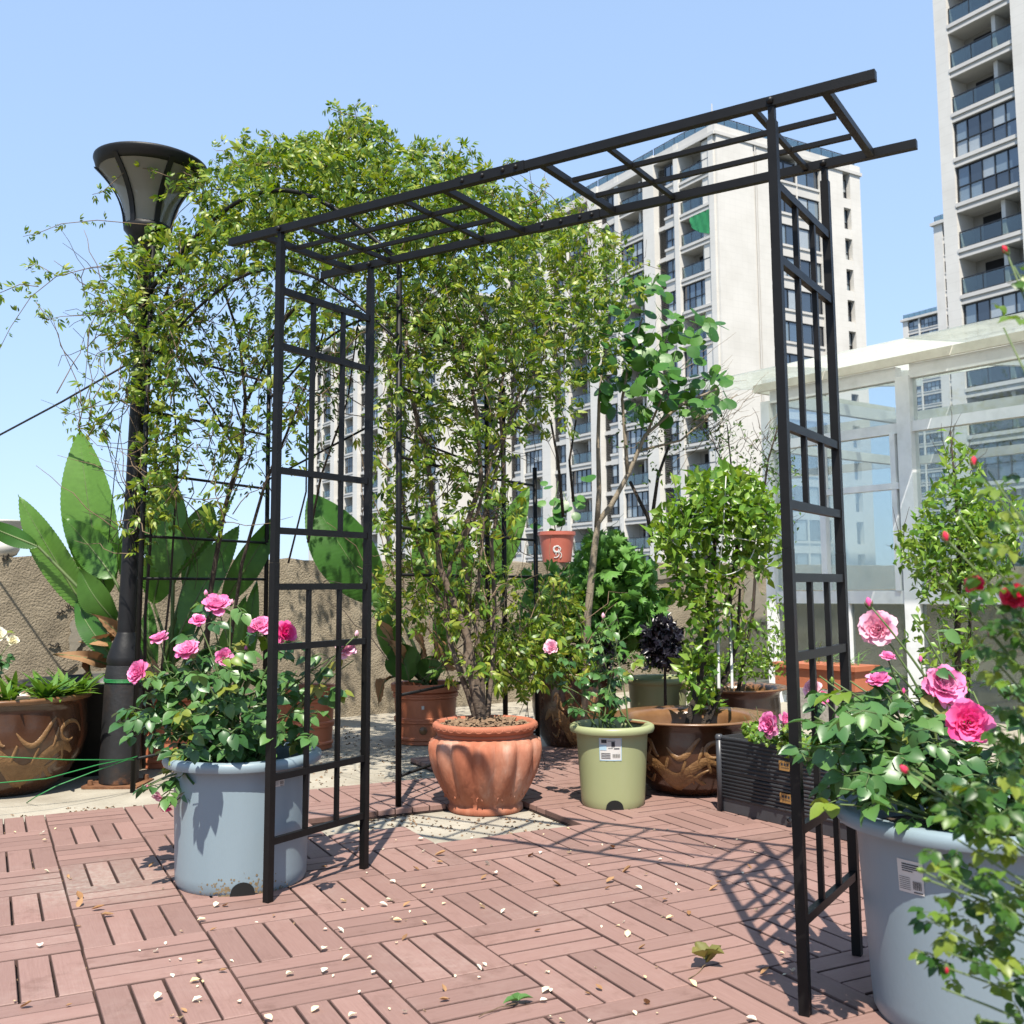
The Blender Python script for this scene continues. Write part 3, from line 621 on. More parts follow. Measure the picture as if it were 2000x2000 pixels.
# fluted terracotta urn
P_FU = gp(949, 1597, -.03)+Vector((-.005, .165, 0))
urn = thing('terracotta_urn', 'fluted terracotta urn with scalloped rim standing on bare concrete', 'plant pot', P_FU)
prof = [(.12, 0), (.152, 0), (.158, .006), (.156, .026), (.148, .034), (.158, .05), (.186, .10), (.212, .16), (.228, .215), (.233, .255), (.229, .285), (.206, .302), (.196, .31)]
def flute(a, i, r): return r*(1+(.11 if 5 <= i <= 10 else 0)*(abs(math.sin(a*7))-.62)*min(1, (i-4)/3)) if i > 4 else r
b = MB(); b.lathe(prof, 168, rf=flute); part('body', b, 'terracotta', urn, True)
b = MB(); b.lathe([(.196, .308), (.202, .31), (.204, .318), (.2, .325), (.210, .328), (.222, .343), (.221, .356), (.212, .364), (.196, .362), (.188, .345), (.184, .30)], 96); part('rim', b, 'terracotta_rim', urn, True)
b = MB()
for k in range(34):
    a = 2*math.pi*k/34; c_ = Vector((.2195*math.cos(a), .2195*math.sin(a), .346)); t_ = Vector((-math.sin(a), math.cos(a), 0))
    b.tube([c_+t_*.016*math.cos(q)+Vector((0, 0, -.011*math.sin(q)+.004)) for q in [math.pi*i/8 for i in range(9)]], .0028, 5)
part('scallop', b, 'terracotta_rim', urn, True)['kind'] = 'stuff'
b = MB()
for k in range(26):
    a = 2*math.pi*k/26; r0 = .1675; c_ = Vector((r0*math.cos(a), r0*math.sin(a), .075+.012*math.sin(k*2.6))); t_ = Vector((-math.sin(a), math.cos(a), 0)); o_ = Vector((math.cos(a), math.sin(a), .3))
    b.tube([c_+t_*(.011*math.cos(q))+Vector((0, 0, .013*math.sin(q)))+o_*.004 for q in [-.3+math.pi*1.3*i/9 for i in range(10)]], [.003]*8+[.0026, .002], 5)
part('relief_scroll', b, 'terracotta', urn, True)['kind'] = 'stuff'
soilpart(urn, .190, .335)
def chips(th, r, z, n, seed=0):
    r_ = np.random.default_rng(seed); T = ([(-.5, -.3, 0), (.5, -.3, 0), (.5, .3, .02), (-.5, .3, .02), (-.4, -.2, .15), (.45, -.25, .18), (.4, .2, .2), (-.4, .25, .16)], [(0, 1, 5), (0, 5, 4), (1, 2, 6), (1, 6, 5), (2, 3, 7), (2, 7, 6), (3, 0, 4), (3, 4, 7), (4, 5, 6), (4, 6, 7)])
    rr = r*np.sqrt(r_.uniform(0, 1, n)); a = r_.uniform(0, 6.28, n); P = np.stack([rr*np.cos(a), rr*np.sin(a), z+r_.uniform(0, .018, n)+.02*(1-rr/r)], 1)
    R = frames(r_.normal(0, 1, (n, 3))*[1, 1, .35], np.tile([0, 0, 1.], (n, 1))+r_.normal(0, .4, (n, 3)), r_.uniform(.012, .03, n))
    o = link('bark_mulch', scatter('bark_mulch', T, P, R, 'bark_chip'), th); tag(o, kind='stuff')
chips(urn, .186, .338, 420)
# glazed bowls with dragons
def glazed(name, label, loc, R, H, ang, dragon=True, flange=1.12, soil_z=.8):
    th = thing(name, label, 'plant pot', loc); b = MB()
    pr = [(.50, 0), (.56, .02), (.60, .06), (.74, .20), (.85, .38), (.90, .55), (.90, .72), (.885, .86), (.89, .92), (.93, .955), (flange, .985), (flange, 1.0), (flange-.02, 1.012), (.93, .992), (.86, .97), (.82, .90), (.80, soil_z-.05)]
    pf = [(r*R, z*H) for r, z in pr]; b.lathe(pf[:10], 64); b.lathe([(.50*R, .0), (.2*R, .004)], 64); sharp(part('body', b, 'brown_glaze', th, True), .9)
    b = MB(); b.lathe(pf[9:], 64); part('rim', b, 'glaze_rim', th, True)
    def rz(z):
        for (r0, z0), (r1, z1) in zip(pf, pf[1:]):
            if z0 <= z <= z1 and z1 > z0: return r0+(r1-r0)*(z-z0)/(z1-z0)
        return pf[9][0]
    soilpart(th, R*.81, H*soil_z)
    if dragon:
        def rib(path, wd, name_='dragon_relief', h=.004):
            """raised ribbon on the glaze: path of (bearing offset in radians, height)"""
            n = len(path); v = []; f = []
            for i, (x, z) in enumerate(path):
                x0, z0 = path[max(0, i-1)]; x1, z1 = path[min(n-1, i+1)]; dx, dz = (x1-x0)*R, z1-z0; L_ = math.hypot(dx, dz) or 1
                w2 = wd*(math.sin(math.pi*(i+.35)/(n+.2))**.6)/2
                for s_, o_ in ((-1, .001), (-.55, h), (.55, h), (1, .001)):
                    xx, zz = x*R+(-dz/L_)*w2*s_, z+(dx/L_)*w2*s_; a = ang+xx/R; q = rz(max(.01, min(H*.93, zz)))+o_; v.append((q*math.cos(a), q*math.sin(a), zz))
            for i in range(n-1):
                for k in range(3): a = 4*i+k; f.append((a, a+1, a+5, a+4))
            m_ = MB(); m_.add(v, f); part(name_, m_, 'dragon_tan', th, True)
        def curl(x0, z0, pts): return [(x0+x, z0+z*H) for x, z in pts]
        N = 26
        body = [(-.75+1.45*i/N, H*(.42+.13*math.sin(i/N*9.0)-.05*i/N)) for i in range(N+1)]; rib(body, .055*H/.33)
        rib([(x*.95+.03, z-.12*H+.03*H*math.sin(12*x)) for x, z in body[2:-3]], .03)
        rib([(.62+.22*math.cos(t)*(1-t/9), H*.62+H*.15*math.sin(t)*(1-t/9)) for t in [i*.28 for i in range(20)]], .022)
        rib([(-.5+.28*i/12, H*(.66+.10*math.sin(i/12*5))) for i in range(13)], .02); rib([(-.1+.5*i/14, H*(.68-.14*math.sin(i/14*4.2))) for i in range(15)], .026)
        rib([(-.62+.26*i/10, H*(.27-.06*math.sin(i/10*4))) for i in range(11)], .018); rib([(.12+.4*i/12, H*(.25+.06*math.sin(i/12*5))) for i in range(13)], .02)
        for k in range(9):
            x = -.55+k*.13; z = H*(.42+.13*math.sin((x+.75)/1.45*9)); rib([(x+.02*j, z+H*.05*j*(1 if k % 2 else -1)) for j in range(5)], .016)
    return th
P_DR = gp(1352, 1562)+Vector((.035, .235, 0)); P_DR.z = 0
bowl = glazed('glazed_bowl', 'large brown glazed bowl with tan dragon relief and wide flat rim, beside the black trough', P_DR, .315, .322, toward(P_DR)-.25, soil_z=.5)
P_DL = gp(22, 1568, -.03)*(5.03/gp(22, 1568, -.03).y); P_DL.x -= .04; P_DL.z = -.03
bowl_l = glazed('glazed_bowl', 'brown glazed bowl with tan dragon relief at the left edge, planted with narrow leaves', P_DL, .40, .44, toward(P_DL)+.22, flange=.95, soil_z=.9)
P_D2 = gp(1125, 1472, -.03)+Vector((0, .17, 0))
bowl_b = glazed('glazed_bowl', 'dark brown glazed bowl in the shade behind the pale green pot', P_D2, .265, .44, toward(P_D2), dragon=True, flange=1.0, soil_z=.86)
P_D3 = at(1437, 1338, 6.0); P_D3.z = -.03
bowl_r = glazed('glazed_bowl', 'brown glazed bowl of leafy weeds by the wall, behind the big dragon bowl', P_D3, .27, .355, toward(P_D3), dragon=False, flange=1.08, soil_z=.86)
# ribbed terracotta-coloured tubs
def ribbed(label, loc, r, H, sticker=False):
    th = thing('ribbed_pot', label, 'plant pot', loc); prof = [(r*.80, 0), (r*.90, .004)]; z = .02
    pr = lambda q: r*(.90+.10*q/H)
    for c in (.10, .38, .42, .78, .82):
        prof += [(pr(c*H)-.002, c*H-.012), (pr(c*H)+.007, c*H-.005), (pr(c*H)+.007, c*H+.005), (pr(c*H)-.002, c*H+.012)]
    prof += [(pr(.86*H), .86*H), (r*1.06, .87*H), (r*1.08, .99*H), (r*1.05, H), (r*.98, H*.985), (r*.95, H*.85)]
    b = MB(); b.lathe(prof, 56); sharp(part('body', b, 'terra_plastic', th, True), .5); soilpart(th, r*.95, H*.88)
    if sticker:
        a = toward(loc)-.08; b = MB(); drape(b, lambda z_: pr(z_), a+.04, a-.04, H*.60, H*.66, .009, 3); part('sticker', b, 'paper', th)
        b = MB(); a -= -.0; b.lathe([(0, .004), (.02, .003), (.024, 0)], 20); link('badge', b.mesh('badge', 'glaze_rim', True), th, mw=xf(Vector((pr(.25*H)*math.cos(a), pr(.25*H)*math.sin(a), .25*H)), Matrix((Vector((-math.sin(a), math.cos(a), 0)), Vector((0, 0, 1)), Vector((math.cos(a), math.sin(a), 0)))).transposed()))
    return th
P_T1 = gp(826, 1458, -.03)+Vector((0, .19, 0)); pot_t1 = ribbed('ribbed terracotta-coloured tub behind the fluted urn, with white sticker', P_T1, .195, .355, True)
P_T2 = gp(305, 1503, -.03)+Vector((0, .17, 0)); pot_t2 = ribbed('ribbed terracotta-coloured tub behind the lamp post and left rose', P_T2, .185, .40)
P_T3 = gp(585, 1470, -.03)+Vector((0, .17, 0)); pot_t3 = ribbed('ribbed terracotta-coloured tub behind the left arch ladder, half hidden by rose leaves', P_T3, .17, .36)
# ================================================================== black ridged trough
mat('black_plastic', (.05, .052, .058), (.065, .067, .074), rough=.34, scale=12, spec=.4)
mat('brass_plate', (.42, .23, .075), (.50, .29, .10), rough=.4, scale=20, metal=.3)
TD = Vector((.545, -.838, 0)); TP = Vector((-TD.y, TD.x, 0)); T0 = gp(1404, 1583)+Vector((0, 0, 0)); T0.z = 0       # near-left bottom corner, long axis, depth axis
TP = Vector((.838, .545, 0)); TL, TDp, TH = 1.12, .30, .295
tro = thing('ridged_trough', 'long black ridged plastic planter trough stacked two high on the right of the deck', 'planter', T0+TD*TL/2+TP*TDp/2)
def tp(a, o, z): return T0+TD*a+TP*o+Vector((0, 0, z))-tro.location
axT = (TD, TP, UP)
for lev in range(2):
    z0 = lev*TH/2
    b = MB()
    if lev == 0: b.box(tp(TL/2, TDp/2, .025), (TL-.02, TDp-.02, .05), axT)
    b.box(tp(TL/2, .012, z0+TH/4), (TL-.03, .008, TH/2-.004), axT); b.box(tp(TL/2, TDp-.012, z0+TH/4), (TL-.03, .008, TH/2-.004), axT)
    for a in (.012, TL-.012): b.box(tp(a, TDp/2, z0+TH/4), (.008, TDp-.034, TH/2-.004), axT)
    part('panel', b, 'black_plastic', tro)
    n = 7 if lev == 0 else 9
    for k in range(n):
        z = z0+(.05 if lev == 0 else .004)+k*.0102+(.006); h_ = .0102
        z = z0+(.052 if lev == 0 else .006)+(k+.5)*(TH/2-(.052 if lev == 0 else .008))/n
        rb_ = MB(); rb_.tube([tp(.02, .008, z), tp(TL-.02, .008, z)], .0068, 8); part('ridge', rb_, 'black_plastic', tro, True)
        rb_ = MB(); rb_.tube([tp(.008, .02, z), tp(.008, TDp-.02, z)], .0068, 8); part('ridge', rb_, 'black_plastic', tro, True)
for a in (.006, TL-.006):
    for o in (.006, TDp-.006):
        b = MB(); b.tube([tp(a, o, 0), tp(a, o, TH)], .0135, 12); b.lathe([(0, TH+.006), (.012, TH+.004), (.0165, TH-.004), (.0165, TH-.012)], 12, c=tp(a, o, 0)); part('corner_post', b, 'black_plastic', tro, True)
for zz in (TH*.25+.03, TH*.75):
    b = MB(); b.box(tp(.36, -.001, zz), (.062, .006, .034), axT); pl = part('brass_plate', b, 'brass_plate', tro)
    b = MB()
    for k in range(3): b.box(tp(.345+.014*k, -.0042, zz+.006), (.009, .0012, .009), axT)
    for k in range(8): b.box(tp(.343+.0048*k, -.0042, zz-.006), (.0022, .0012, .003), axT)
    tag(part('plate_print', b, 'ink', pl), kind='stuff')
b = MB(); b.lathe([(.006, -.004), (.011, -.004), (.012, 0), (.006, .002)], 16); link('drain_plug', b.mesh('drain_plug', 'black_plastic', True), tro, mw=xf(tp(.37, -.004, .028), Matrix((TD, UP, -TP)).transposed()))
b = MB(); b.box(tp(TL/2, TDp/2, TH-.035), (TL-.03, TDp-.03, .012), axT); part('soil', b, 'soil', tro)
# ================================================================== street lamp
mat('lamp_paint', (.006, .006, .007), (.012, .012, .013), rough=.5, scale=9, spec=.3, bump=.12, bscale=40)
mat('lamp_paint_rust', (.012, .012, .013), (.2, .09, .04), rough=.6, scale=5, detail=9, bump=.3, stops=[(.5, (.012, .012, .013)), (.60, (.03, .02, .016)), (.66, (.20, .085, .035)), (.8, (.28, .15, .08))])
def lampglass():
    m, t, b = newmat('lamp_shade'); b.inputs['Base Color'].default_value = (.36, .34, .29, 1); b.inputs['Roughness'].default_value = .25; b.inputs['Transmission Weight'].default_value = .0
    out = t.nodes['Material Output']; tl = nd(t, 'ShaderNodeBsdfTranslucent'); tl.inputs[0].default_value = (.40, .37, .30, 1); tr = nd(t, 'ShaderNodeBsdfTransparent'); tr.inputs[0].default_value = (.75, .75, .72, 1)
    m1 = nd(t, 'ShaderNodeMixShader'); m1.inputs[0].default_value = .45; m2 = nd(t, 'ShaderNodeMixShader'); m2.inputs[0].default_value = .28
    t.links.new(b.outputs[0], m1.inputs[1]); t.links.new(tl.outputs[0], m1.inputs[2]); t.links.new(m1.outputs[0], m2.inputs[1]); t.links.new(tr.outputs[0], m2.inputs[2]); t.links.new(m2.outputs[0], out.inputs[0])
lampglass()
LB = gp(222, 1537, -.03); LB = LB+Vector((0, .06, 0)); LT = at(296, 311, LB.y); LH = LT.z-LB.z
lamp = thing('street_lamp', 'black garden lamp post with flared frosted trumpet head, wrapped in the vine', 'street lamp', LB)
ax_ = (LT-LB).normalized()
lamp.rotation_euler = Vector((0, 0, 1)).rotation_difference(ax_).to_euler(); LL = (LT-LB).length
lz = lambda y: (at(260, y, LB.y).z-LB.z)
s_ = LB.y/FPX                                                     # metres per pixel at the post
z1, z2, z3 = lz(1290), lz(1255), lz(530); zc = lz(446); zt = LL-.02
b = MB(); b.lathe([(36*s_, .015), (37*s_, .1), (35*s_, z1-.06), (33*s_, z1-.02)], 28); part('pedestal', b, 'lamp_paint_rust', lamp, True)
b = MB(); b.lathe([(32*s_, z1-.02), (34*s_, z1), (33*s_, z1+.02), (25*s_, z2), (19*s_, z2+.035), (18*s_, z2+.045), (17*s_, z2+.05)], 28); part('collar', b, 'lamp_paint', lamp, True)
b = MB(); b.lathe([(17*s_, z2+.045), (16.2*s_, z3*.6), (15.2*s_, z3), (20*s_, z3+.02), (21*s_, z3+.03), (24*s_, z3+.08), (36*s_, zc-.05), (46*s_, zc-.02), (47*s_, zc), (44*s_, zc+.01)], 32); part('pole', b, 'lamp_paint', lamp, True)
gprof = []
for i in range(13):
    f = i/12; gprof.append(((42+10*f+52*f**2.3)*s_, zc+(zt-.05-zc)*f))
b = MB(); b.lathe(gprof, 48); part('shade', b, 'lamp_shade', lamp, True)
b = MB(); rr = 110*s_; b.lathe([(rr-.05, zt-.062), (rr-.03, zt-.066), (rr-.012, zt-.052), (rr-.003, zt-.022), (rr, zt-.016), (rr-.001, zt-.006), (rr-.012, zt), (rr*.6, zt+.012), (0, zt+.016)], 56); b.lathe([(rr-.05, zt-.062), (rr-.06, zt-.02), (0, zt-.01)], 56); part('cap', b, 'lamp_paint', lamp, True)
for k in range(6):
    a = toward(LB)+.36+k*math.pi/3; t_ = Vector((-math.sin(a), math.cos(a), 0)); b = MB(); v = []; f_ = []
    for i, (r, z) in enumerate(gprof):
        for s2, o in ((-1, .002), (-1, .012), (1, .012), (1, .002)): v.append(Vector((math.cos(a), math.sin(a), 0))*(r+o)+t_*(.013*s2)+Vector((0, 0, z)))
    for i in range(12):
        for k2 in range(4): p_, q_ = 4*i+k2, 4*i+(k2+1) % 4; f_.append((p_, q_, q_+4, p_+4))
    b.add(v, f_); part('rib', b, 'lamp_paint', lamp)
b = MB(); b.lathe([(.02, zc), (.055, zc+.06), (.075, zc+.13), (.06, zc+.18), (0, zc+.2)], 20); part('bulb', b, 'paper', lamp, True)
b = MB(); b.box((0, 0, .005), (.26, .24, .012)); [b.lathe([(0, .035), (.012, .034), (.014, .011)], 8, c=(x, y, 0)) for x in (-.1, .1) for y in (-.09, .09)]; part('base_plate', b, 'rust', lamp)
mat('green_cord', (.02, .22, .05), (.03, .30, .08), rough=.5, scale=20)
b = MB()
for k in range(3): b.tube([(36.5*s_*math.cos(a)+0, 36.5*s_*math.sin(a), lz(1330)+.006*k) for a in [2*math.pi*i/24 for i in range(25)]], .0022, 5)
tag(part('cord_wrap', b, 'green_cord', lamp, True), kind='stuff')
# ================================================================== glasshouse
mat('white_frame', (.56, .58, .60), (.66, .67, .68), rough=.4, scale=6, k=1., stops=[(.25, (.60, .61, .60)), (.5, (.74, .75, .75)), (.8, (.8, .8, .8))])
mat('white_trim', (.55, .53, .47), (.72, .70, .63), k=1., rough=.7, scale=7, detail=8)
glassmat('house_glass', (.90, .93, .92), refl=.05, dirt=.02); glassmat('roof_glass', (.84, .88, .85), refl=.06, dirt=.8); glassmat('eave_glass', (.74, .79, .76), refl=.07, dirt=.3)
glassmat('low_glass', (.5, .53, .5), refl=.05, dirt=.10)
GU, GV = Vector((.80, .60, 0)), Vector((-.545, .838, 0)); GV = Vector((-.6, .8, 0))
G0 = Vector(at(1780, 1000, 7.5)); G0.z = 0
gh = thing('glasshouse', 'white aluminium framed glasshouse with frosted glass roof on the right', 'glasshouse', (G0.x, G0.y, -.03))
def gg(t, s, z): return G0+GV*t+GU*s+Vector((0, 0, z))-gh.location     # t to the left and away, s back, z up
def gbar(name, p, q, wd, ht=None, up=None, m='white_frame'):
    b = MB(); b.bar(p, q, wd, ht, up); return part(name, b, m, gh)
zs, zm, zb, ze = .80, 2.02, 2.20, 2.42                               # sill, transom, beam, eaves
TLf, TRt, DEP = 1.25, -2.3, 1.9
for t in (0, TLf, -1.05, TRt):
    gbar('post', gg(t, 0, -.03), gg(t, 0, ze-.03), .11 if t == 0 else .085, .10, GU)
for t in (TLf, TRt): gbar('post', gg(t, DEP, -.03), gg(t, DEP, ze-.03), .08, .08, GU)
for z, h in ((zs, .09), (zm, .075), (ze, .10)):
    for t0, t1 in ((TLf-.045, .056), (-.056, -1.005), (-1.095, TRt+.045)): gbar('rail', gg(t0, 0, z), gg(t1, 0, z), .07, h)
    gbar('rail', gg(TLf, .052, z), gg(TLf, DEP-.042, z), .06, h); gbar('rail', gg(TLf-.045, DEP, z), gg(TRt+.045, DEP, z), .06, h)
for t0, t1 in ((TLf, 0), (0, -1.05), (-1.05, TRt)):
    for nm, za, zb_, m in (('pane', zs+.05, zm-.04, 'house_glass'), ('pane', zm+.04, ze-.05, 'house_glass'), ('pane', .03, zs-.05, 'low_glass')):
        b = MB(); b.box((gg(t0, 0, za)+gg(t1, 0, zb_))/2, (abs(t0-t1)-.09, .005, zb_-za), (GV, GU, UP)); part(nm, b, m, gh)
# sash and mullion of the left bay
gbar('sash', gg(.72, -.03, zs+.05), gg(.72, -.03, zm-.04), .05, .05, GU); gbar('sash', gg(.06, -.028, 1.60), gg(.70, -.028, 1.60), .05, .045); gbar('sash', gg(.10, -.03, zs+.05), gg(.10, -.03, zm-.04), .04, .04, GU)
gbar('sash', gg(.55, 0, .02), gg(.55, 0, zs-.05), .05, .05, GU); gbar('sash', gg(-.06, DEP-.07, 1.55), gg(-1.9, DEP-.07, 1.55), .05, .06)
for za, zb_ in ((zs+.05, zm-.04), (zm+.04, ze-.05), (.03, zs-.05)):
    b = MB(); b.box((gg(TLf, 0, za)+gg(TLf, DEP, zb_))/2, (.005, DEP-.1, zb_-za), (GV, GU, UP)); part('pane', b, 'house_glass', gh)
    b = MB(); b.box((gg(TLf, DEP, za)+gg(TRt, DEP, zb_))/2, (TLf-TRt-.1, .005, zb_-za), (GV, GU, UP)); part('pane', b, 'house_glass', gh)
# roof: white fascia, glass sheets overhanging the front and the left end
gbar('fascia', gg(TLf+.1, -.05, ze+.085), gg(TRt, -.05, ze+.085), .03, .065, None, 'white_trim'); gbar('fascia', gg(TLf+.08, -.03, ze+.085), gg(TLf+.08, DEP, ze+.085), .03, .065, None, 'white_trim')
for k, (t0, t1, m) in enumerate(((TLf+.45, .64, 'eave_glass'), (.63, -.42, 'roof_glass'), (-.43, -1.4, 'eave_glass'), (-1.41, TRt, 'roof_glass'))):
    b = MB(); zl, zh = ze+.15, ze+.34
    v = [gg(t0, -.66, zl-.075), gg(t1, -.66, zl-.075), gg(t1, DEP, zh), gg(t0, DEP, zh)]; v += [p+Vector((0, 0, .008)) for p in v]
    b.add(v, [(3, 2, 1, 0), (4, 5, 6, 7), (0, 1, 5, 4), (1, 2, 6, 5), (2, 3, 7, 6), (3, 0, 4, 7)]); part('roof_sheet', b, m, gh)
for t in (TLf-.2, 0, -1.05): gbar('rafter', gg(t, .0, ze+.10), gg(t, DEP, ze+.31), .05, .06)
gbar('purlin', gg(TLf, .95, ze+.20), gg(TRt, .95, ze+.20), .05, .05)
# ================================================================== thin black arbor that carries the vine
mat('arbor_paint', (.005, .005, .005), (.008, .008, .008), rough=.5, spec=.25, scale=30)
PA, PB = gp(259, 1548, -.03), gp(778, 1575, 0)
arb = thing('vine_arbor', 'thin black tubular arbor overgrown by the climbing vine', 'arbor', (PA+PB)/2); arb.location.z = 0; AB = arb.location.copy()
PB.z = 0; dv = (PB-PA); dv.z = 0; dv.normalize(); bk = Vector((-dv.y, dv.x, 0))
def atube(name, pts, r=.0125): b = MB(); b.tube(pts, r, 8); return part(name, b, 'arbor_paint', arb, True, off=AB)
PC, PD = PA+bk*.95+dv*.05, PB+bk*.95; PE = at(1048, 1250, 5.75); PE.z = -.03; PF = at(986, 1250, 5.2); PF.z = -.03
topA, topB = 2.30, 2.25
for P_, h_ in ((PA, 2.55), (PB, 2.3), (PC, 2.35), (PD, 2.3), (PE, 1.55), (PF, 1.9)):
    atube('pole', [P_, Vector((P_.x+.03*(1 if P_ is PA else 0), P_.y, h_))])
for p0, p1 in ((PA, PC), (PB, PD), (PD, PE)):
    for z in (.12, .45, .95, 1.15, 1.45, 1.75, 2.05): atube('rung', [Vector((p0.x, p0.y, z)), Vector((p1.x, p1.y, z))], .007)
for p0, p1 in ((PA, PB), (PC, PD)):
    atube('arch_rod', [Vector((p0.x+(p1.x-p0.x)*i/16, p0.y+(p1.y-p0.y)*i/16, 2.3+.42*math.sin(math.pi*i/16))) for i in range(17)], .011)
    atube('brace', [Vector((p0.x+(p1.x-p0.x)*i/16, p0.y+(p1.y-p0.y)*i/16, 1.95+.40*math.sin(math.pi*i/16))) for i in range(17)], .007)
for P_ in (PC, PD): atube('cross_rod', [Vector((P_.x, P_.y, 1.5)), Vector((P_.x+dv.x*.62*(1 if P_ is PC else -1), P_.y+dv.y*.62*(1 if P_ is PC else -1), 1.75))], .006)
# cable in the sky, cords by the lamp
mat('cable', (.012, .013, .015), rough=.6)
def strand(name, label, cat, pts, r, m): b = MB(); b.tube(pts, r, 5); o = b.mesh(name, m, True, pts[0]); q = link(name, o, None, pts[0]); return tag(q, label, cat)
strand('overhead_cable', 'dark stay cable slanting down through the sky left of the lamp post', 'cable', [at(258, 706, 5.35), at(120, 785, 5.6), at(0, 849, 5.8), at(-260, 985, 6.3)], .006, 'cable')
strand('overhead_cable', 'thin dark wire hanging beside the lamp post above the tall paddle leaf', 'cable', [at(262, 700, 5.3), at(240, 800, 5.3), at(226, 900, 5.3), at(212, 1060, 5.35)], .0025, 'cable')
strand('green_cord', 'topmost green cord stretched from the lamp foot across the dragon bowl', 'cord', [at(262, 1484, 4.9), at(130, 1484, 4.62), at(0, 1478, 4.5), at(-120, 1474, 4.45)], .0024, 'green_cord')
strand('green_cord', 'middle green cord sagging from the lamp foot to the left edge', 'cord', [at(264, 1479, 4.9), at(190, 1494, 4.7), at(90, 1521, 4.5), at(0, 1529, 4.4), at(-100, 1530, 4.3)], .0024, 'green_cord')
strand('green_cord', 'lowest green cord running from the lamp foot down to the bowl base', 'cord', [at(268, 1477, 4.9), at(180, 1508, 4.75), at(110, 1535, 4.66), at(70, 1556, 4.62), gp(52, 1568, -.026)], .0024, 'green_cord')
# white pot and salmon pot standing on the parapet
mat('white_ceramic', (.62, .60, .55), (.68, .66, .61), rough=.5, scale=5)
mat('salmon_plastic', (.52, .135, .09), (.58, .165, .115), rough=.5, scale=5)
pc = onwall(4, 1082, -.1); pc.z = 1.106
wp = thing('white_pot', 'round white ribbed pot standing on the parapet at the left edge', 'plant pot', pc)
b = MB(); k_ = pc.y/FPX; b.lathe([(18*k_, 0), (26*k_, 4*k_), (31*k_, 14*k_), (33*k_, 30*k_)]+[((33-.3*i+(.5 if i % 2 else 0))*k_, (30+2*i)*k_) for i in range(10)]+[(34*k_, 56*k_), (42*k_, 68*k_), (43*k_, 71*k_), (36*k_, 70*k_), (30*k_, 56*k_)], 40); part('body', b, 'white_ceramic', wp, True); soilpart(wp, 31*k_, 58*k_)
pc = onwall(1088, 1098, -.1); pc.z = 1.106; k_ = pc.y/FPX
sp_ = thing('salmon_pot', 'salmon pink pot with white curled ornament standing on the parapet wall', 'plant pot', pc)
rz_ = lambda z: (28+6*z/(58*k_))*k_
b = MB(); b.lathe([(20*k_, 0), (27*k_, 0), (28*k_, 4*k_), (34*k_, 52*k_), (37*k_, 53*k_), (37*k_, 60*k_), (33*k_, 60*k_), (31*k_, 46*k_)], 36); sharp(part('body', b, 'salmon_plastic', sp_, True)); soilpart(sp_, 31*k_, 50*k_)
mat('white_paint', (.75, .74, .72), rough=.6)
for q in range(6):
    a0 = toward(pc)+(.0 if q < 3 else .06)*(1 if q % 2 else -1); n = 14; b = MB(); pts = []
    for i in range(n+1):
        t = i/n*4.6; rr_ = (8-1.2*i/n*4)*k_; x = rr_*math.cos(t+q*1.05); z = 24*k_+rr_*math.sin(t+q*1.05)+(10*k_*math.sin(q) if q > 2 else 0); a = a0+x/rz_(z); pts.append(Vector((math.cos(a), math.sin(a), 0))*(rz_(z)+.002)+Vector((0, 0, z)))
    b.tube(pts, .004, 5); part('ornament', b, 'white_paint', sp_, True)
# ================================================================== leaves
leafmat('vine_leaf', [(.035, .085, .012), (.065, .14, .016), (.11, .195, .02), (.165, .245, .025), (.22, .28, .032), (.28, .30, .048)], rough=.4, trans=.34)
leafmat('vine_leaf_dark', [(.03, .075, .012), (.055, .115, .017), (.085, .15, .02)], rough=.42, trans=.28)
leafmat('shrub_leaf', [(.065, .155, .018), (.11, .225, .026), (.16, .27, .034), (.21, .30, .045)], rough=.35, trans=.32)
leafmat('mum_leaf', [(.07, .185, .032), (.095, .23, .04), (.13, .27, .05)], rough=.55, trans=.25)
leafmat('redbud_leaf', [(.03, .105, .016), (.05, .15, .022), (.085, .20, .032)], rough=.38, trans=.28, island=False)
leafmat('rose_leaf', [(.030, .090, .024), (.045, .12, .03), (.065, .15, .036), (.09, .185, .045)], rough=.38, trans=.18, island=False, spec=.5)
leafmat('young_leaf', [(.10, .18, .02), (.16, .23, .03), (.20, .20, .04)], rough=.4, trans=.3, island=False)
leafmat('near_leaf', [(.02, .065, .01), (.035, .095, .013), (.065, .145, .018), (.11, .19, .022), (.18, .22, .03)], rough=.4, trans=.32, island=False)
leafmat('paddle_leaf', [(.04, .125, .018), (.065, .17, .026), (.10, .215, .036)], rough=.4, trans=.3, island=False)
leafmat('black_leaf', [(.006, .005, .009), (.014, .012, .02)], rough=.3, trans=.02)
leafmat('dry_leaf', [(.22, .11, .045), (.34, .2, .095), (.16, .08, .035)], rough=.8, trans=.15, island=False)
leafmat('pink_petal', [(.68, .16, .36), (.73, .24, .44), (.76, .34, .52)], rough=.55, trans=.22, island=False, spec=.25)
leafmat('hot_petal', [(.70, .06, .24), (.74, .10, .30), (.76, .18, .38)], rough=.55, trans=.22, island=False, spec=.25)
leafmat('pale_petal', [(.72, .36, .46), (.75, .42, .52), (.76, .50, .56)], rough=.55, trans=.22, island=False, spec=.25)
leafmat('red_petal', [(.50, .012, .035), (.60, .03, .07), (.66, .05, .12)], rough=.55, trans=.2, island=False, spec=.25)
leafmat('white_petal', [(.72, .70, .58), (.74, .70, .5), (.75, .74, .68)], rough=.6, trans=.25, island=False, spec=.2)
mat('bark', (.10, .07, .048), (.20, .15, .11), rough=.95, scale=25, detail=6, bump=.6, bscale=60)
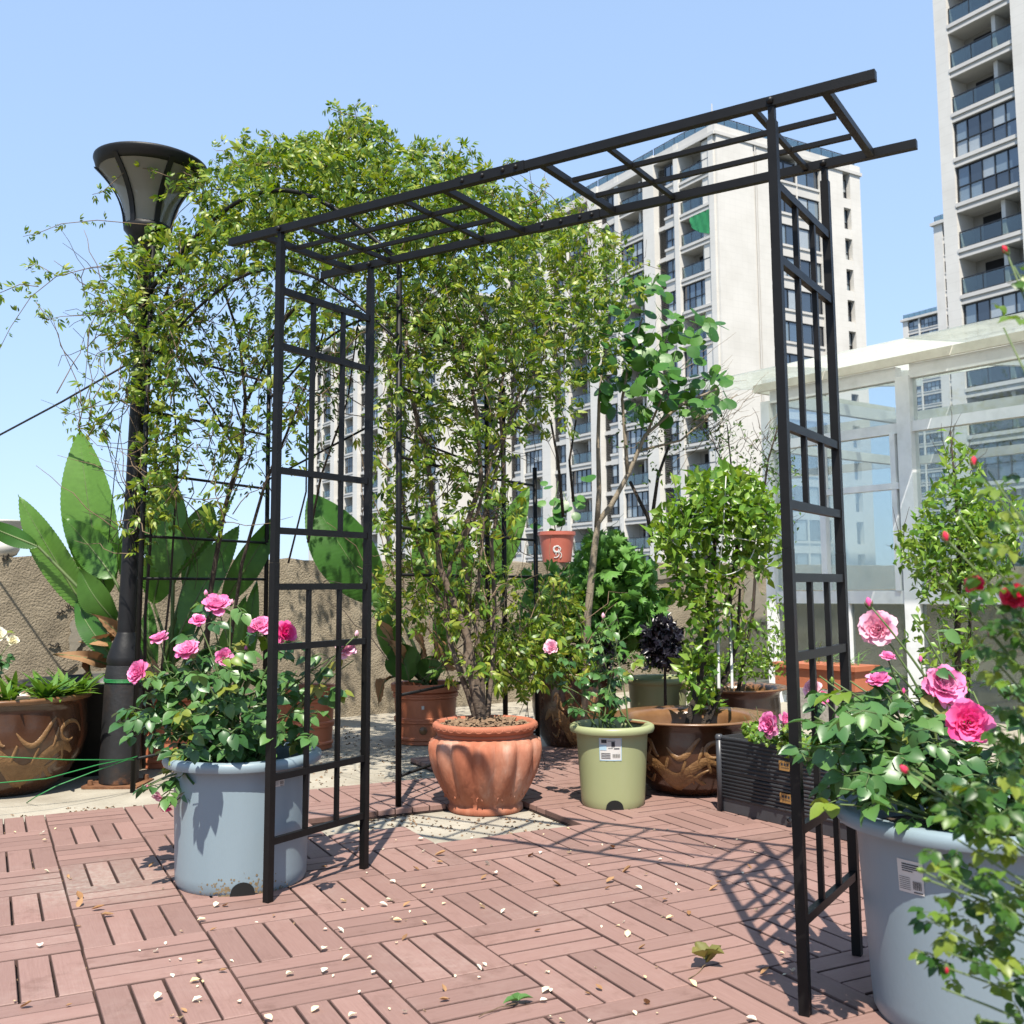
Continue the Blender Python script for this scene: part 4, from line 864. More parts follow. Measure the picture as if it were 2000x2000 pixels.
mat('pale_bark', (.24, .195, .14), (.34, .285, .21), rough=.9, scale=20, bump=.4)
mat('dark_bark', (.03, .022, .016), (.07, .05, .035), rough=.95, scale=25, bump=.5)
mat('twig', (.13, .09, .05), (.24, .16, .09), rough=.8, scale=20)
mat('green_stem', (.07, .13, .03), (.13, .18, .05), rough=.6, scale=15)
def leaf4(L, W, fold=.25, bend=.15):
    """folded blade of four triangles, y along the leaf"""
    return ([(0, 0, 0), (-W/2, L*.42, W*fold), (W/2, L*.42, W*fold), (0, L, -L*bend), (0, L*.45, 0)], [(0, 4, 1), (0, 2, 4), (1, 4, 3), (4, 2, 3)])
def leaf_l(L, W, bend=.2):
    return ([(0, 0, 0), (-W*.42, L*.3, W*.12), (W*.42, L*.3, W*.12), (-W*.36, L*.65, -L*bend*.3), (W*.36, L*.65, -L*bend*.3), (0, L, -L*bend)], [(0, 2, 1), (1, 4, 3), (1, 2, 4), (3, 4, 5)])
def merge(parts):
    V = []; F = []
    for (v, f), Mx in parts:
        o = len(V); V += [tuple(Mx @ Vector(p)) for p in v]; F += [tuple(i+o for i in q) for q in f]
    return (V, F)
def RX(ax, deg): return Matrix.Rotation(math.radians(deg), 4, ax)
def sprig(L=.048, W=.0185, k=5, droop=30):
    """palmate cluster of drooping leaflets like a banksia rose leaf"""
    ps = []
    for i in range(k):
        side = [0, 1, -1, 1, -1][i]; y = [.035, .028, .028, .012, .012][i]; sc_ = [1, .9, .9, .7, .7][i]
        ps.append((leaf_l(L*sc_, W*sc_), Matrix.Translation((0, y, 0)) @ RX('Z', -side*(38+10*(i > 2))) @ RX('X', -droop*(.5+.25*i/4)-10) @ RX('Y', side*15)))
    return merge(ps)
SPR = [sprig(), sprig(.044, .017, 5, 55), sprig(.055, .0195, 5, 15), sprig(.046, .018, 3, 35), sprig(.036, .015, 5, 40)]
def rdir(n, up=.3, r=rng):
    d = r.normal(0, 1, (n, 3)); d[:, 2] += up; return d
def foliage(name, th, P, size, temps, m, up=.1, upn=1.2, seed=0):
    """leaf clumps at world points P, made children of th as one crown"""
    r = np.random.default_rng(seed); P = np.asarray(P, float)-np.array(th.location); n = len(P); D = rdir(n, up, r); N = r.normal(0, 1, (n, 3)); N[:, 2] += upn
    N[:, 1] -= .55; S = r.uniform(size[0], size[1], n); R = frames(D, N, S); k = r.integers(0, len(temps), n); Vs = []; Fs = []; off = 0
    for q, T in enumerate(temps):
        ix = np.where(k == q)[0]
        if not len(ix): continue
        tv, tf = np.asarray(T[0], float), np.asarray(T[1], int); V = np.einsum('nij,kj->nki', R[ix], tv)+P[ix][:, None, :]
        F = (tf[None]+(np.arange(len(ix))*len(tv))[:, None, None]).reshape(-1, 3)+off; Vs.append(V.reshape(-1, 3)); Fs.append(F); off += len(ix)*len(tv)
    o = link(name, trimesh(name, np.concatenate(Vs), np.concatenate(Fs), m), th); return o
def ellpts(E, base, spread, r, slope=None):
    """world points inside picture ellipses (u, v, ru, rv, n) at depth base(u) +- spread"""
    out = []
    for (u, v, ru, rv, n) in E:
        k = 0
        a = r.uniform(0, 6.283, n); q = np.sqrt(r.uniform(0, 1, n)); q = np.where(r.uniform(0, 1, n) < .12, q*1.22, q)
        for aa, qq in zip(a, q): out.append(at(u+ru*qq*math.cos(aa), v+rv*qq*math.sin(aa), base(u)+r.normal(0, spread)))
    return out
def wander(p, q, n=7, amp=.04, r=rng, sag=0.):
    """wavy path from p to q"""
    p, q = Vector(p), Vector(q); L = (q-p).length; o = []; w = Vector((0, 0, 0))
    for i in range(n+1):
        f = i/n; w = w*.7+Vector(r.normal(0, amp*L*.35, 3)); o.append(p+(q-p)*f+w*math.sin(math.pi*f)+Vector((0, 0, -sag*math.sin(math.pi*f))))
    return o
def stems(name, th, paths, m, n=5, smooth=True, kind=None):
    b = MB()
    for pts, r0, r1 in paths:
        k = len(pts); b.tube([p-th.location for p in pts], [r0+(r1-r0)*i/(k-1) for i in range(k)], n)
    o = part(name, b, m, th, smooth)
    return tag(o, kind=kind) if kind else o
# ================================================================== the climbing vine on the arbor
vr = np.random.default_rng(3)
vine = thing('climbing_vine', 'tall climbing rose vine covering the arbor behind the arch, rooted in the fluted urn', 'vine', P_FU+Vector((0, 0, .33)))
vd = lambda u: 5.05-.30*max(0, min(1, (u-250)/600))+1.15*max(0, min(1, (u-960)/220))
E1 = [(275, 520, 60, 26, 50), (430, 450, 40, 40, 90), (350, 510, 60, 30, 80), (485, 395, 80, 75, 420), (580, 365, 110, 80, 680), (690, 345, 80, 75, 460), (770, 345, 60, 55, 240), (850, 375, 75, 62, 360), (640, 455, 160, 75, 800), (450, 485, 120, 65, 420), (330, 560, 90, 70, 290), (235, 560, 60, 70, 170), (210, 600, 50, 60, 70),
      (935, 410, 85, 55, 290), (1045, 445, 85, 50, 260), (1130, 490, 75, 55, 290), (900, 480, 150, 70, 700), (800, 560, 120, 85, 560), (950, 600, 150, 95, 760), (1080, 590, 115, 85, 560), (1180, 560, 75, 70, 280), (1130, 680, 90, 70, 330), (1000, 715, 120, 80, 460), (860, 700, 110, 95, 460), (775, 690, 45, 110, 200), (700, 250, 40, 25, 50), (640, 300, 60, 40, 130), (520, 300, 70, 30, 110)]
E2 = [(295, 700, 55, 110, 420), (320, 860, 48, 80, 300), (335, 640, 40, 60, 160), (300, 960, 50, 60, 120), (250, 640, 40, 70, 90), (480, 690, 80, 80, 110), (560, 830, 70, 100, 90), (440, 860, 70, 90, 110), (620, 600, 60, 50, 90), (640, 740, 50, 60, 50), (790, 850, 75, 100, 270), (880, 880, 75, 100, 260), (950, 830, 65, 75, 190), (1050, 800, 75, 60, 170), (780, 1010, 55, 85, 190), (860, 1060, 75, 85, 220), (950, 1010, 65, 85, 170), (780, 1150, 55, 65, 140), (860, 1190, 65, 65, 170), (950, 1160, 65, 75, 190), (985, 1275, 65, 50, 300), (1045, 1250, 60, 50, 330), (1085, 1190, 50, 60, 230), (1100, 1290, 60, 40, 220), (1010, 1325, 50, 26, 140), (920, 1290, 55, 45, 100), (205, 770, 60, 40, 60), (180, 830, 40, 30, 30), (260, 1030, 40, 60, 50), (300, 960, 40, 60, 60), (370, 720, 50, 90, 70), (410, 990, 40, 60, 45)]
E1 = [(u, v, ru, rv, int(n*(.95 if v < 500 else .72 if u > 740 else .6))) for u, v, ru, rv, n in E1]; E2 = [(u, v, ru, rv, int(n*(.62 if u > 700 else .66))) for u, v, ru, rv, n in E2]
foliage('crown', vine, ellpts(E1, vd, .24, vr), (.55, 1.12), SPR, 'vine_leaf', .0, 1., 5)
foliage('lower_foliage', vine, ellpts(E2, vd, .18, vr), (.6, 1.25), SPR, 'vine_leaf', -.2, .8, 6)
# back of the vine, its shade put into darker leaf colours
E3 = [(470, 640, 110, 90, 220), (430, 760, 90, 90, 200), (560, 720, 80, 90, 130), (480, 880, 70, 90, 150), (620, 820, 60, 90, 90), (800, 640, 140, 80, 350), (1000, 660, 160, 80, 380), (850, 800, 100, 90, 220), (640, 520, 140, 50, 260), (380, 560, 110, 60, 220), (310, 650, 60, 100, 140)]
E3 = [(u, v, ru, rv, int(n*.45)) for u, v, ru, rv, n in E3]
cv = np.stack([vr.uniform(-1.6, .1, 1000), vr.uniform(5.3, 6.9, 1000), vr.uniform(2.25, 2.95, 1000)], 1); cv[:, 2] -= .12*np.abs(cv[:, 0]+.5)
foliage('rear_canopy', vine, cv, (.7, 1.2), SPR, 'vine_leaf', 0, .9, 9)
tag(foliage('head_sprigs', vine, ellpts([(330, 465, 50, 22, 36), (405, 400, 18, 40, 22), (350, 375, 40, 20, 8), (270, 490, 50, 20, 30)], lambda u: 4.98, .05, vr), (.8, 1.3), SPR, 'vine_leaf', .1, .8, 10), kind='stuff')
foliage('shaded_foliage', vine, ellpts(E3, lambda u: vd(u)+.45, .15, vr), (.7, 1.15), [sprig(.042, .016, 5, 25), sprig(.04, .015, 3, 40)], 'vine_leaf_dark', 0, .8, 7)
S = []
def vp(u, v, d=0.): return at(u, v, vd(u)+d)
ub_ = P_FU+Vector((0, 0, .33))
for pts, r0, r1 in (([(940, 1395), (925, 1300), (905, 1220), (860, 1110), (850, 1010), (835, 900), (800, 760), (790, 620)], .020, .008), ([(930, 1398), (912, 1280), (915, 1150), (900, 1060), (940, 940), (930, 800), (900, 650)], .019, .007), ([(955, 1398), (962, 1300), (966, 1180), (960, 1060), (985, 930), (975, 780), (1000, 640)], .011, .006), ([(925, 1400), (905, 1330), (880, 1260), (870, 1170), (880, 1100), (930, 1010), (960, 900), (1060, 700)], .014, .006), ([(945, 1400), (940, 1310), (930, 1230), (935, 1130), (945, 1010), (1000, 800), (1080, 620)], .012, .006), ([(905, 1230), (860, 1180), (840, 1120), (790, 1000), (770, 860), (760, 700)], .010, .005)):
    pp_ = [vp(u, v, -.12*(1 if v > 1200 else 0)) for u, v in pts]; pp_[0] = ub_+(pp_[0]-ub_)*.35; pp_[0].z = ub_.z
    S.append((pp_, r0, r1))
stems('trunk', vine, S, 'bark', 8)
S = []
for pts, r0, r1 in (([(400, 1330), (415, 1150), (440, 1000), (470, 880), (480, 780), (470, 660), (430, 540)], .016, .007), ([(440, 1330), (470, 1100), (520, 950), (560, 850), (610, 720), (650, 600)], .011, .005), ([(470, 900), (420, 800), (360, 720), (330, 600)], .008, .004), ([(480, 780), (530, 690), (560, 620), (620, 560)], .008, .004), ([(480, 850), (440, 740), (400, 650), (340, 560)], .006, .003), ([(280, 1500), (285, 1200), (300, 950), (310, 760), (330, 560)], .010, .006), ([(300, 1480), (330, 1150), (350, 900), (335, 700), (350, 520)], .007, .004), ([(600, 1060), (630, 930), (680, 780), (700, 620)], .008, .004), ([(560, 1100), (600, 960), (600, 800), (640, 640)], .006, .003)):
    S.append(([vp(u+vr.normal(0, 3), v, .3) for u, v in pts], r0, r1))
for _ in range(330):
    e = (E1+E2+E3)[int(vr.integers(0, len(E1+E2+E3)))]; u, v = e[0]+vr.normal(0, e[2]*.6), e[1]+vr.normal(0, e[3]*.6); a = vr.uniform(0, 6.28); L = vr.uniform(50, 170)
    if v < 470 and math.sin(a) < .1: a = -a
    if v < 330: continue
    S.append((wander(vp(u, v, vr.normal(0, .2)), vp(u+L*math.cos(a), v+L*math.sin(a)*1.1, vr.normal(0, .2)), 6, .12, vr), .0028, .0012))
stems('branches', vine, S, 'dark_bark', 4, kind='stuff')
S = []
for _ in range(230):
    e = (E1[14:]+E2)[int(vr.integers(0, len(E1[14:]+E2)))]; u, v = e[0]+vr.normal(0, e[2]*.6), e[1]+vr.normal(0, e[3]*.5); a = vr.normal(-1.57, .7); L = vr.uniform(60, 200)
    S.append((wander(vp(u, v, -.1+vr.normal(0, .1)), vp(u+L*math.cos(a), max(330, v+L*math.sin(a)), -.1+vr.normal(0, .1)), 6, .10, vr), .0030, .0012))
stems('twigs', vine, S, 'twig', 4, kind='stuff')
# loose shoots against the sky
S = []; LP = []
for pts in ([(330, 505), (180, 522), (110, 540), (60, 580), (20, 640), (-10, 700)], [(75, 560), (40, 555), (0, 572), (-30, 590)], [(300, 440), (190, 430), (120, 437), (75, 455), (45, 462)], [(110, 538), (70, 515), (50, 528)], [(260, 600), (190, 615), (120, 618), (90, 625)], [(70, 590), (85, 610), (90, 625)], [(280, 560), (200, 590), (175, 640), (170, 700), (165, 760)], [(250, 660), (190, 690), (175, 720)], [(300, 760), (210, 790), (150, 800), (125, 815)], [(260, 880), (190, 870), (150, 830)], [(720, 260), (700, 230), (660, 218), (640, 210)], [(700, 240), (690, 210), (700, 200)], [(880, 340), (900, 290), (905, 275)], [(960, 400), (965, 340), (995, 315), (1010, 320)], [(1050, 430), (1045, 380), (1060, 360)], [(330, 345), (290, 330), (255, 325), (200, 375), (180, 380)], [(480, 300), (470, 275), (472, 265)], [(1180, 470), (1240, 510), (1300, 530)], [(560, 290), (590, 275), (610, 280)]):
    q = [vp(u, v, -.1) for u, v in pts]; S.append((q, .0026, .0012))
    for i in range(len(q)-1):
        for f in (.15, .5, .85): LP.append(q[i]+(q[i+1]-q[i])*f)
tuft = []
for _ in range(64):
    u = vr.uniform(380, 1180); top = np.interp(u, [380, 470, 560, 640, 700, 760, 850, 930, 1000, 1100, 1180], [345, 300, 290, 265, 235, 255, 300, 335, 390, 400, 450]); a = vr.normal(-1.57, .6); L_ = vr.uniform(25, 75)
    q = wander(vp(u, top+30, vr.normal(0, .15)), vp(u+L_*math.cos(a), top+30+L_*math.sin(a), vr.normal(0, .15)), 5, .1, vr); S.append((q, .002, .001)); LP += q[1:]; tuft += [p+Vector(vr.normal(0, .03, 3)) for p in q[:3] for _ in range(3)]
foliage('tufts', vine, tuft, (.55, 1.0), SPR, 'vine_leaf', .3, .8, 12)
stems('shoots', vine, S, 'twig', 4, kind='stuff')
foliage('shoot_leaves', vine, LP+LP[::2], (.5, .95), SPR, 'vine_leaf', .2, .6, 8)
# ================================================================== broad paddle-leaved plants
def paddle(th, base, tip, W, side=(1, 0, 0), bend=.12, fold=.25, rows=64, cols=4, m='paddle_leaf', wav=.012, seed=0, petiole=None, name='leaf'):
    """ribbed banana-like blade from base to tip, W wide"""
    base, tip = Vector(base)-th.location, Vector(tip)-th.location; ax = tip-base; L = ax.length; ax.normalize(); sd = Vector(side); sd = (sd-ax*sd.dot(ax)).normalized(); nm = sd.cross(ax).normalized()
    if nm.y > 0: nm = -nm
    r = np.random.default_rng(seed); ph = r.uniform(0, 6, 3); V = []; F = []
    for i in range(rows+1):
        f = i/rows; c = base+ax*(L*f)+nm*(bend*L*(math.sin(math.pi*f)*.8-f*f*.6)); hw = W/2*max(.02, (math.sin(math.pi*min(1, f*1.02)**.72))**.75)
        for j in range(-cols, cols+1):
            g = j/cols; rib = .0042*(1 if i % 2 else -1)*(abs(g) > .05)
            lift = abs(g)*hw*fold+rib+wav*abs(g)*math.sin(7*f+ph[0]+(2 if g > 0 else 0)); y = -abs(g)*hw*.35
            V.append(c+sd*(g*hw)+nm*lift-ax*(y*.9))
    n = 2*cols+1
    for i in range(rows):
        for j in range(2*cols): a = i*n+j; F.append((a, a+1, a+n+1, a+n))
    b = MB(); b.add(V, F); o = part(name, b, m, th, True)
    rb_ = MB(); pts = [base+ax*(L*f)+nm*(bend*L*(math.sin(math.pi*f)*.8-f*f*.6)-.002) for f in [i/8 for i in range(9)]]; st = [Vector(petiole)-th.location] if petiole else []
    if st: st = [st[0], st[0]+(base-st[0])*.55+Vector((0, 0, .02))]
    rr = [.011]*len(st)+[.008-.0065*i/8 for i in range(9)]; rb_.tube(st+pts, rr, 6); part('midrib', rb_, 'green_stem', o, True); return o
pl = thing('paddle_leaf_plant', 'banana-like plant with big upright paddle leaves behind the lamp post', 'plant', P_T2+Vector((0, 0, .36)))
pb = P_T2+Vector((0, 0, .36)); Y2 = P_T2.y
for k, (bu, bv, tu, tv, wpx, dy, bend, fold, sd) in enumerate([(208, 1165, 150, 832, 100, .0, .05, .18, (1, 0, 0)), (170, 1195, 33, 966, 62, -.1, .02, .25, (1, 0, .5)), (222, 1130, 128, 1012, 66, -.12, -.1, .2, (1, 0, .3)), (75, 1068, -60, 1012, 34, -.2, .02, .2, (.4, 0, 1)), (336, 1140, 318, 905, 92, .15, .1, .2, (1, 0, 0)), (372, 1095, 412, 978, 62, .1, .05, .15, (1, 0, 0)), (352, 1235, 466, 1022, 66, -.05, .05, .22, (1, 0, .5)), (340, 1130, 505, 880, 20, .0, .06, .3, (.3, 1, .3)), (436, 1180, 545, 1000, 52, .05, .1, .3, (1, .3, .5)), (228, 1215, 150, 1110, 54, -.15, .15, .2, (1, 0, 0)), (226, 1290, 140, 1165, 40, -.18, .2, .3, (1, 0, 0)), (300, 1180, 345, 1010, 70, .25, .1, .2, (1, 0, 0)), (330, 1300, 390, 1160, 50, .1, .1, .2, (1, 0, 0)), (430, 1330, 480, 1160, 40, .1, .1, .3, (1, 0, 0)), (300, 1320, 288, 1170, 36, .15, .1, .3, (1, 0, 0)), (480, 1320, 500, 1130, 36, .2, .1, .3, (1, 0, 0)), (250, 1150, 268, 990, 46, .2, .1, .2, (1, 0, 0)), (400, 1200, 380, 1040, 60, .2, .1, .2, (1, 0, 0)), ]):
    B, T_ = at(bu, bv, Y2+dy), at(tu, tv, Y2+dy+.05*(-1)**k); paddle(pl, B, T_, wpx*1.06*Y2/FPX, sd, bend, fold*.6, seed=k, petiole=pb+Vector((rng.normal(0, .05), rng.normal(0, .05), 0)))
for k, (bu, bv, tu, tv) in enumerate([(215, 1300, 110, 1275), (225, 1240, 165, 1255), (205, 1270, 180, 1345), (235, 1260, 190, 1200), (300, 1290, 330, 1350), (380, 1250, 400, 1310)]):
    paddle(pl, at(bu, bv, Y2-.1), at(tu, tv, Y2-.25), .07, (.3, .4, 1), .35, .8, 14, 3, 'dry_leaf', .03, k, name='dry_leaf')
p2 = thing('paddle_leaf_plant', 'shaded paddle-leaved plant behind the arch ladder and vine, growing from the ribbed tub', 'plant', P_T1+Vector((0, 0, .31)))
pb2 = P_T1+Vector((0, 0, .31)); Y3 = P_T1.y
for k, (bu, bv, tu, tv, wpx, dy, bend, fold) in enumerate([(742, 1180, 598, 960, 105, .25, .1, .15), (700, 1130, 640, 1010, 60, .3, .1, .2), (850, 1180, 838, 985, 70, .25, .1, .2), (880, 1200, 905, 1020, 60, .2, .1, .2), (940, 1160, 1035, 945, 55, .3, .1, .2), (780, 1200, 700, 1120, 40, .1, .2, .3), (800, 1330, 778, 1255, 60, -.1, .0, .4), (835, 1330, 842, 1280, 42, -.12, .0, .4), (770, 1290, 745, 1180, 36, 0, .1, .3), (870, 1280, 880, 1150, 50, .1, .1, .3)]):
    paddle(p2, at(bu, bv, Y3+dy), at(tu, tv, Y3+dy), wpx*1.15*Y3/FPX, (1, 0, .2), bend, fold, seed=40+k, petiole=pb2+Vector((rng.normal(0, .05), rng.normal(0, .05), 0)))
for k, (bu, bv, tu, tv) in enumerate([(790, 1300, 745, 1240), (820, 1300, 850, 1235), (770, 1320, 735, 1370), (860, 1310, 865, 1240), (850, 1330, 885, 1300), (760, 1260, 740, 1210), (810, 1290, 815, 1230)]):
    paddle(p2, at(bu, bv, Y3-.05), at(tu, tv, Y3-.15), .06, (.5, .4, .6), .35, .8, 14, 3, 'dry_leaf', .03, 60+k, name='dry_leaf')
# ================================================================== roses
def leaflet(L, W, n=5, fold=.18, curl=.2, ser=.05):
    V = []; F = []
    for i in range(n+1):
        f = i/n; hw = W/2*(math.sin(math.pi*(f**.82))**.8 if 0 < f < 1 else .0)*(1+ser*(-1)**i); z = -curl*L*f*f
        V += [(-hw, L*f, z+hw*fold*2), (0, L*f, z), (hw, L*f, z+hw*fold*2)]
    for i in range(n):
        for j in range(2): a = 3*i+j; F.append((a, a+1, a+4, a+3))
    return V, F
def compound(L, W, k, m, droop, seed):
    r = np.random.default_rng(seed); b = MB(); Ls = [(.0, 1.)]+[(s, .92) for s in (1, -1)]+[(s, .75) for s in (1, -1)]
    b.tube([(0, 0, 0), (0, L*.5, .004), (0, L*1.15, -droop*L*.3)], [.0016, .0012, .0009], 4, mi=1)
    for i in range(k):
        s, q = Ls[i]; y = [1.12, .92, .92, .45, .45][i]*L; Mx = Matrix.Translation((0, y, -droop*L*.25*(y/L)**2)) @ RX('Z', -s*(62+r.normal(0, 6))) @ RX('X', -droop*28+r.normal(0, 9)) @ RX('Y', r.normal(0, 10))
        v, f = leaflet(L*q*r.uniform(.9, 1.08), W*q*r.uniform(.92, 1.08), 6, r.uniform(.1, .25), r.uniform(.1, .35)); b.add([Mx @ Vector(p) for p in v], f)
    return b.mesh('leaf', [m, 'green_stem'], True)
CL = {m: [compound(.042, .031, 5 if q % 3 else 3, m, .4+.3*(q % 3), q) for q in range(6)] for m in ('rose_leaf', 'young_leaf', 'near_leaf')}
def petalmesh(W, H, cup, m, seed=0, curl=.25):
    """cupped petal, base at origin, growing along z, facing +y"""
    r = np.random.default_rng(seed); n = 6; V = []; F = []; ph = r.uniform(0, 6)
    for i in range(n+1):
        f = i/n; hw = W/2*(.28+.72*math.sin(math.pi/2*min(1, f*1.25)))*(1 if f < .8 else 1-.30*((f-.8)/.2)**2)
        for j in range(-3, 4):
            g = j/3; x = hw*g; y = cup*W*(.55*math.sin(math.pi*f*.75)-.5*g*g*math.sin(math.pi*min(1, f+.1)*.6))+curl*H*max(0, f-.65)**2*4+.012*W*math.sin(9*g+ph)*f*3
            V.append((x, y, H*f*(1-.06*g*g*(f > .8)) if f < 1 else H*(1-.10*g*g+.03*math.sin(7*g+ph))))
    for i in range(n):
        for j in range(6): a = i*7+j; F.append((a, a+1, a+8, a+7))
    b = MB(); b.add(V, F); return b.mesh('petal', m, True)
PM = {m: [petalmesh(1., 1.05, .30, m, 3*q, .1+.25*q) for q in range(3)] for m in ('pink_petal', 'hot_petal', 'pale_petal', 'red_petal', 'white_petal')}
_fc = {}
def flowercore(m, q):
    """the tight heart of a bloom: many small petals in one mesh, on a green calyx"""
    if (m, q) in _fc: return _fc[(m, q)]
    b = MB(); r = np.random.default_rng(q); pm = PM[m][0]; vs = [v.co.copy() for v in pm.vertices]; fs = [tuple(p.vertices) for p in pm.polygons]
    for k in range(26):
        f = k/26; a = k*2.39996; rad = .05+.40*f; s = .34+.26*f; Mx = Matrix.Rotation(a, 4, 'Z') @ Matrix.Translation((0, rad*.72, .05)) @ RX('X', -8-30*f+r.normal(0, 6)) @ Matrix.Rotation(r.normal(0, .3), 4, 'Z') @ Matrix.Scale(s, 4)
        Mx = Mx @ RX('Z', 180) if k % 3 == 0 and f < .6 else Mx
        b.add([Mx @ v for v in vs], fs)
    b.lathe([(.02, -.16), (.10, -.13), (.12, -.05), (.07, .02)], 10, mi=1)
    for k in range(5):
        a = k*1.2566; b.tube([(.1*math.cos(a), .1*math.sin(a), -.04), (.3*math.cos(a), .3*math.sin(a), -.08), (.45*math.cos(a), .45*math.sin(a), -.16)], [.04, .035, .004], 4, mi=1)
    _fc[(m, q)] = b.mesh('flower', [m, 'green_stem'], True); return _fc[(m, q)]
def bloom(th, c, R, face, m, q=0, outer=13, open_=1.):
    """a full rose of radius R at world point c looking along face"""
    d = Vector(face).normalized(); rot = Vector((0, 0, 1)).rotation_difference(d).to_matrix(); o = link('flower', flowercore(m, q % 4), th, mw=xf(Vector(c)-th.location, rot @ Matrix.Rotation(q*1.3, 3, 'Z'), R*1.05))
    r = np.random.default_rng(100+q)
    for k in range(outer):
        f = k/outer; a = k*2.39996+q; tilt = 42+34*f*open_+r.normal(0, 5); Mx = Matrix.Rotation(a, 4, 'Z') @ Matrix.Translation((0, .16, -.02-.05*f)) @ RX('X', -tilt) @ Matrix.Scale(.86*r.uniform(.9, 1.1), 4)
        link('petal', PM[m][int(r.integers(0, 3))], o, mw=Mx)
    return o
_bc = {}
def bud(th, c, R, face, m):
    if m not in _bc:
        b = MB(); b.lathe([(.25, -.9), (.42, -.55), (.45, -.2), (.30, -.1)], 10, mi=1); b.lathe([(.38, -.35), (.52, .1), (.46, .6), (.25, 1.0), (.05, 1.2)], 12, rf=lambda a, i, r: r*(1+.10*math.sin(3*a+i*1.2)))
        for k in range(5): a = k*1.2566; b.tube([(.4*math.cos(a), .4*math.sin(a), -.4), (.62*math.cos(a), .62*math.sin(a), .1), (.7*math.cos(a), .7*math.sin(a), .55)], [.13, .11, .02], 4, mi=1)
        _bc[m] = b.mesh('bud', [m, 'green_stem'], True)
    return link('bud', _bc[m], th, mw=xf(Vector(c)-th.location, Vector((0, 0, 1)).rotation_difference(Vector(face).normalized()).to_matrix(), R))
CMI = camo.matrix_world.inverted()
def pxof(p): v = CMI @ Vector(p); return 1000+FPX*v.x/-v.z, CY-FPX*v.y/-v.z
def rose(th, root, tips, flowers, buds, nleaf, r, m='rose_leaf', ym='young_leaf', ls=(.9, 1.25), stemr=.004, extra=(), spread=.05, avoid=()):
    """bush: canes from root to every tip, bloom and bud; compound leaves along the canes and at extra points"""
    root = Vector(root); paths = []; spots = []
    for T_ in list(tips)+[f[0] for f in flowers]+[b_[0] for b_ in buds]:
        T_ = Vector(T_); st = root+Vector((r.normal(0, spread), r.normal(0, spread), 0)); mid = st+(T_-st)*.5+Vector((r.normal(0, .03), r.normal(0, .03), .05)); n = 8
        q = [st*(1-f)**2+mid*2*f*(1-f)+T_*f*f for f in [i/n for i in range(n+1)]]; paths.append((q, stemr*1.2, stemr*.45))
        for f in r.uniform(.25, .97, 6): i = int(f*n); spots.append((q[i]+(q[min(n, i+1)]-q[i])*(f*n-i), f))
    stems('canes', th, paths, 'green_stem', 5)
    for c, R, face, pm, q in flowers: bloom(th, c, R, face, pm, q)
    for c, R, face, pm in buds: bud(th, c, R, face, pm)
    spots += [(Vector(e), .6) for e in extra]; idx = r.permutation(len(spots))
    for k in range(nleaf):
        p, f = spots[idx[k % len(idx)]]; a = r.uniform(0, 6.283); d = Vector((math.cos(a), math.sin(a)-.25, r.uniform(-.25, .45))); up = Vector((r.normal(0, .35), -.45+r.normal(0, .3), 1))
        me = CL[ym if r.uniform() < .08+.12*(f > .85) else m][int(r.integers(0, 6))]; p = p+Vector(r.normal(0, .012, 3)); pu, pv = pxof(p)
        if any(u0 < pu < u1 and v0 < pv < v1 for u0, u1, v0, v1 in avoid): continue
        link('leaf', me, th, mw=xf(p-th.location, rot_to(d, up), r.uniform(*ls)))
def F_(u, v, Y, rpx, face, m, q): c = at(u, v, Y); return (c, rpx*Y/FPX, face, m, q)
def B_(u, v, Y, rpx, face, m): c = at(u, v, Y); return (c, rpx*Y/FPX, face, m)
rr_ = np.random.default_rng(21)
# --- rose in the left blue-grey pot
rl = thing('rose_bush', 'pink rose bush growing from the left blue-grey pot', 'rose bush', P_LB+Vector((0, 0, .33))); YL = P_LB.y
tl = [at(u, v, YL+d) for u, v, d in [(300, 1330, -.05), (290, 1420, -.12), (320, 1480, -.2), (360, 1330, -.1), (420, 1330, -.15), (470, 1300, .05), (520, 1350, .1), (580, 1310, .1), (610, 1370, .1), (560, 1420, .15), (640, 1340, .05), (400, 1260, 0), (450, 1380, -.15), (340, 1400, -.15), (280, 1370, 0), (600, 1440, .1), (300, 1300, .05), (500, 1420, -.1), (690, 1290, .05)]]
fl = [F_(424, 1183, YL, 25, (.1, -.55, .8), 'pink_petal', 1), F_(387, 1213, YL-.05, 15, (.1, -.5, .8), 'pink_petal', 2), F_(312, 1248, YL-.05, 18, (-.3, -.4, .9), 'pink_petal', 3), F_(366, 1271, YL-.12, 23, (-.2, -.6, .8), 'pink_petal', 4), F_(437, 1283, YL-.15, 16, (.5, -.8, .1), 'pink_petal', 5), F_(270, 1314, YL-.1, 22, (-.5, -.8, .3), 'pink_petal', 6), F_(508, 1224, YL+.02, 22, (.1, -.6, .7), 'pink_petal', 7), F_(556, 1236, YL-.02, 22, (.7, -.5, .3), 'hot_petal', 8), F_(674, 1269, YL+.05, 19, (.2, -.6, .7), 'pale_petal', 9), F_(313, 1556, YL-.15, 15, (-.3, -.5, -.8), 'pale_petal', 10), F_(325, 1578, YL-.17, 11, (0, -.3, -1), 'hot_petal', 11)]
bl_ = [B_(402, 1160, YL, 7, (0, 0, 1), 'pink_petal'), B_(452, 1178, YL, 7, (.2, 0, 1), 'pale_petal'), B_(696, 1240, YL, 8, (.2, -.2, 1), 'pale_petal'), B_(290, 1535, YL-.15, 7, (-.3, -.3, -1), 'hot_petal'), B_(480, 1268, YL, 6, (0, 0, 1), 'pink_petal')]
